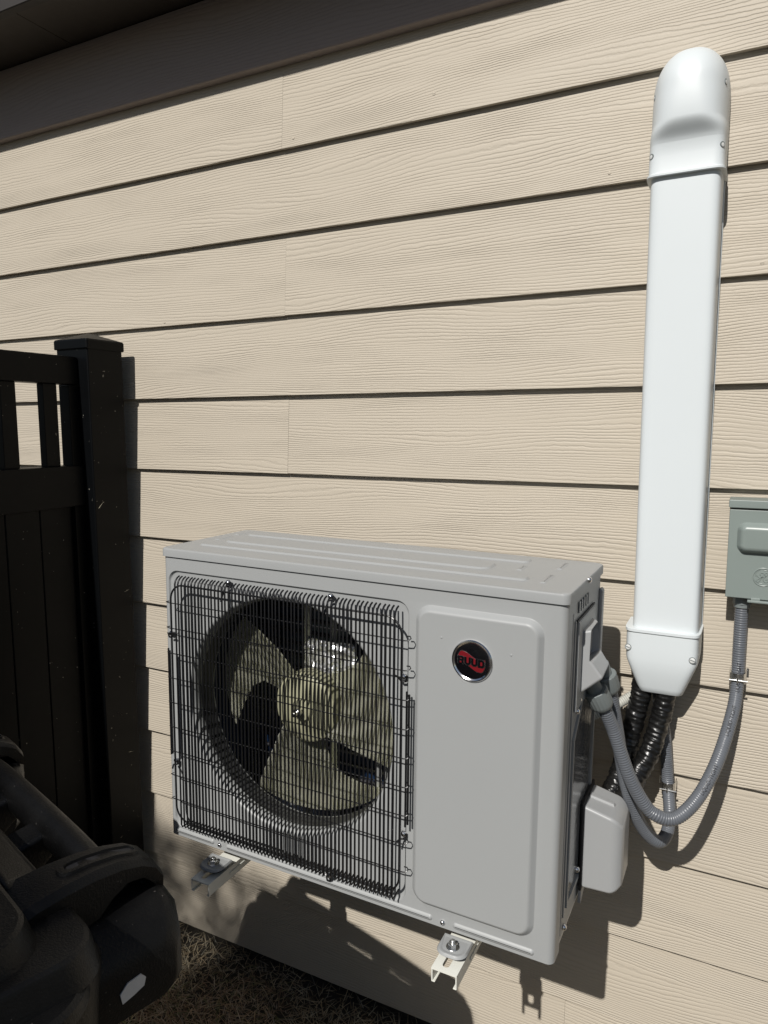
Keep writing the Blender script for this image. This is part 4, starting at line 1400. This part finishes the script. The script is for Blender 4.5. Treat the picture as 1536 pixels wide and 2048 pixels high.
# handle bar with spokes and end blocks
bm = BM()
add_tube(bm, catmull([bl(-0.205, 0.020, 0.860), bl(-0.17, 0.019, 0.868), bl(-0.1, 0.019, 0.872), bl(0, 0.019, 0.873), bl(0.1, 0.019, 0.872), bl(0.17, 0.019, 0.868), bl(0.205, 0.020, 0.860)], 0.008), lambda s_, a_: 0.0195 + 0.003 * math.cos(2 * a_), 18)
bpart('handle_bar', bm, angle=60)
for uu in (-0.075, 0.042):
    bm = BM()
    add_hexa(bm, [bl(uu - 0.026, 0.085, 0.80), bl(uu + 0.026, 0.085, 0.80), bl(uu + 0.020, 0.022, 0.845), bl(uu - 0.020, 0.022, 0.845),
                  bl(uu - 0.024, 0.085, 0.866), bl(uu + 0.024, 0.085, 0.866), bl(uu + 0.020, 0.020, 0.880), bl(uu - 0.020, 0.020, 0.880)], 0.006, 3)
    bpart('spoke', bm, angle=40)
for s in (1, -1):
    bm = BM()
    a = s
    loops = []
    for (u_, v0, v1, zt, zb2) in ((0.120, 0.005, 0.10, 0.845, 0.790), (0.165, -0.022, 0.10, 0.862, 0.778), (0.205, -0.036, 0.10, 0.866, 0.770), (0.240, -0.036, 0.10, 0.857, 0.768), (0.262, -0.028, 0.10, 0.842, 0.768), (0.274, -0.014, 0.10, 0.822, 0.774)):
        rr_ = rrect(v1 - v0, zt - zb2, 0.018, 4, (v0 + v1) / 2, (zt + zb2) / 2)
        loops.append([bl(a * u_, p[0], p[1]) for p in rr_])
    add_loft(bm, loops)
    bpart('handle_block', bm, angle=50)
# white sticker on the outer face of the right block
bm = BM()
st = [(0.012, 0.792), (0.014, 0.803), (0.006, 0.811), (-0.008, 0.813), (-0.013, 0.807), (-0.011, 0.799), (0.000, 0.795)]
add_prism(bm, st, lambda p: bl(0.2735, p[0] + 0.032, p[1]), lambda p: bl(0.2752, p[0] + 0.032, p[1]))
bpart('sticker', bm, 'sticker', smooth=False)
# axle and wheels at the back
bm = BM(); add_cyl(bm, bl(-0.27, 0.13, 0.055), bl(0.27, 0.13, 0.055), 0.010, seg=14)
bpart('axle', bm, 'zinc')
for s in (1, -1):
    bm = BM()
    add_lathe(bm, [(0, 0.085), (0.006, 0.11), (0.038, 0.11), (0.044, 0.085), (0.040, 0.02), (0.044, 0.001)], bl(s * 0.222, 0.13, 0.055), (s, 0, 0), 32)
    bpart('wheel', bm, 'rubber')

# ------------------------------------------------------------------ dry grass
random.seed(11)
verts = []; faces = []; tints = []
palette = [(0.46, 0.38, 0.25), (0.38, 0.30, 0.185), (0.28, 0.21, 0.13), (0.55, 0.48, 0.34), (0.34, 0.31, 0.24), (0.24, 0.16, 0.105), (0.17, 0.19, 0.08)]
def blade(x, y, z, L, w, az, tilt, curl, col):
    base = len(verts)
    d = Vector((math.cos(az), math.sin(az), 0))
    sd = Vector((-math.sin(az), math.cos(az), 0)) * w
    p = Vector((x, y, z))
    n = 3
    el = tilt
    for k in range(n + 1):
        f_ = 1 - 0.8 * k / n
        verts.append(tuple(p - sd * f_)); verts.append(tuple(p + sd * f_))
        tints.append(col); tints.append(col)
        p = p + (d * math.cos(el) + Vector((0, 0, 1)) * math.sin(el)) * (L / n)
        el -= curl / n
    for k in range(n):
        a = base + 2 * k
        faces.append((a, a + 1, a + 3, a + 2))
def inside_bin(x, y):
    dx, dy = x - BIN.x, y - BIN.y
    u_ = dx * 0.956 - dy * 0.292; v_ = -(dx * 0.292 + dy * 0.956)
    return abs(u_) < 0.22 and 0.1 < v_ < 0.62
NB = 0
while NB < 70000:
    x = random.uniform(-1.0, 0.95); y = -abs(random.uniform(0.0, 1.0)) ** 0.9 * 1.15 + 0.012
    if inside_bin(x, y): continue
    dens = 0.55 + 0.6 * mnoise.noise(Vector((x * 5, y * 5, 7)))
    near = 0.35 + min(1.0, -y / 0.12) * 0.65
    if random.random() > dens * near + 0.1: continue
    patch = mnoise.noise(Vector((x * 2.4, y * 2.4, 3)))
    c = random.choice(palette[:5] if patch > -0.15 else palette)
    k = random.uniform(0.55, 1.2)
    col = (c[0] * k * (1.0 + 0.25 * max(0, -patch)), c[1] * k, c[2] * k, 1)
    lay = random.random()
    tilt = random.uniform(-0.08, 0.35) if lay < 0.72 else random.uniform(0.5, 1.3)
    L = random.uniform(0.014, 0.05) if lay < 0.72 else random.uniform(0.012, 0.034)
    blade(x, y, ground_h(x, y) + random.uniform(0.0, 0.010), L, random.uniform(0.0006, 0.0014), random.uniform(0, 6.283), tilt, random.uniform(-0.2, 0.9), col)
    NB += 1
for (x, y, z, az) in ((-0.4745, -0.060, 0.93, 1.4), (-0.4745, -0.045, 0.91, 1.9), (-0.470, -0.004, 0.895, 0.9), (-0.462, -0.004, 0.90, 0.4), (-0.4745, -0.10, 0.62, 1.6),
                      (-0.4745, -0.07, 0.50, 1.2), (-0.4745, -0.09, 0.36, 1.7), (-0.4745, -0.05, 0.31, 1.5), (-0.4745, -0.11, 0.28, 1.8), (-0.43, -0.003, 0.19, 0.3), (-0.4745, -0.128, 1.155, 1.5)):
    blade(x, y, z, random.uniform(0.012, 0.026), 0.0006, az, random.uniform(-1.0, 1.0), 0.3, (0.40, 0.36, 0.26, 1))
me = bpy.data.meshes.new('grass')
me.from_pydata(verts, [], faces)
ca = me.color_attributes.new('tint', 'FLOAT_COLOR', 'POINT')
ca.data.foreach_set('color', [c for t_ in tints for c in t_])
gr = link('grass', me, M['grass'])
tag(gr, 'dead straw coloured grass clippings on the ground along the wall', 'grass', kind='stuff')

# a few pebbles in the grass
for (x, y, r) in ((0.10, -0.18, 0.012),):
    bm = BM()
    bmesh.ops.create_icosphere(bm, subdivisions=2, radius=r)
    for v in bm.verts:
        v.co *= 1 + 0.25 * mnoise.noise(v.co * (1.2 / r))
        v.co.z *= 0.6
    o = done('pebble', bm, M['concrete'], wn_mod=False)
    o.location = (x, y, ground_h(x, y) + r * 0.4)
    tag(o, 'small pale pebble in the dead grass under the condenser', 'pebble')
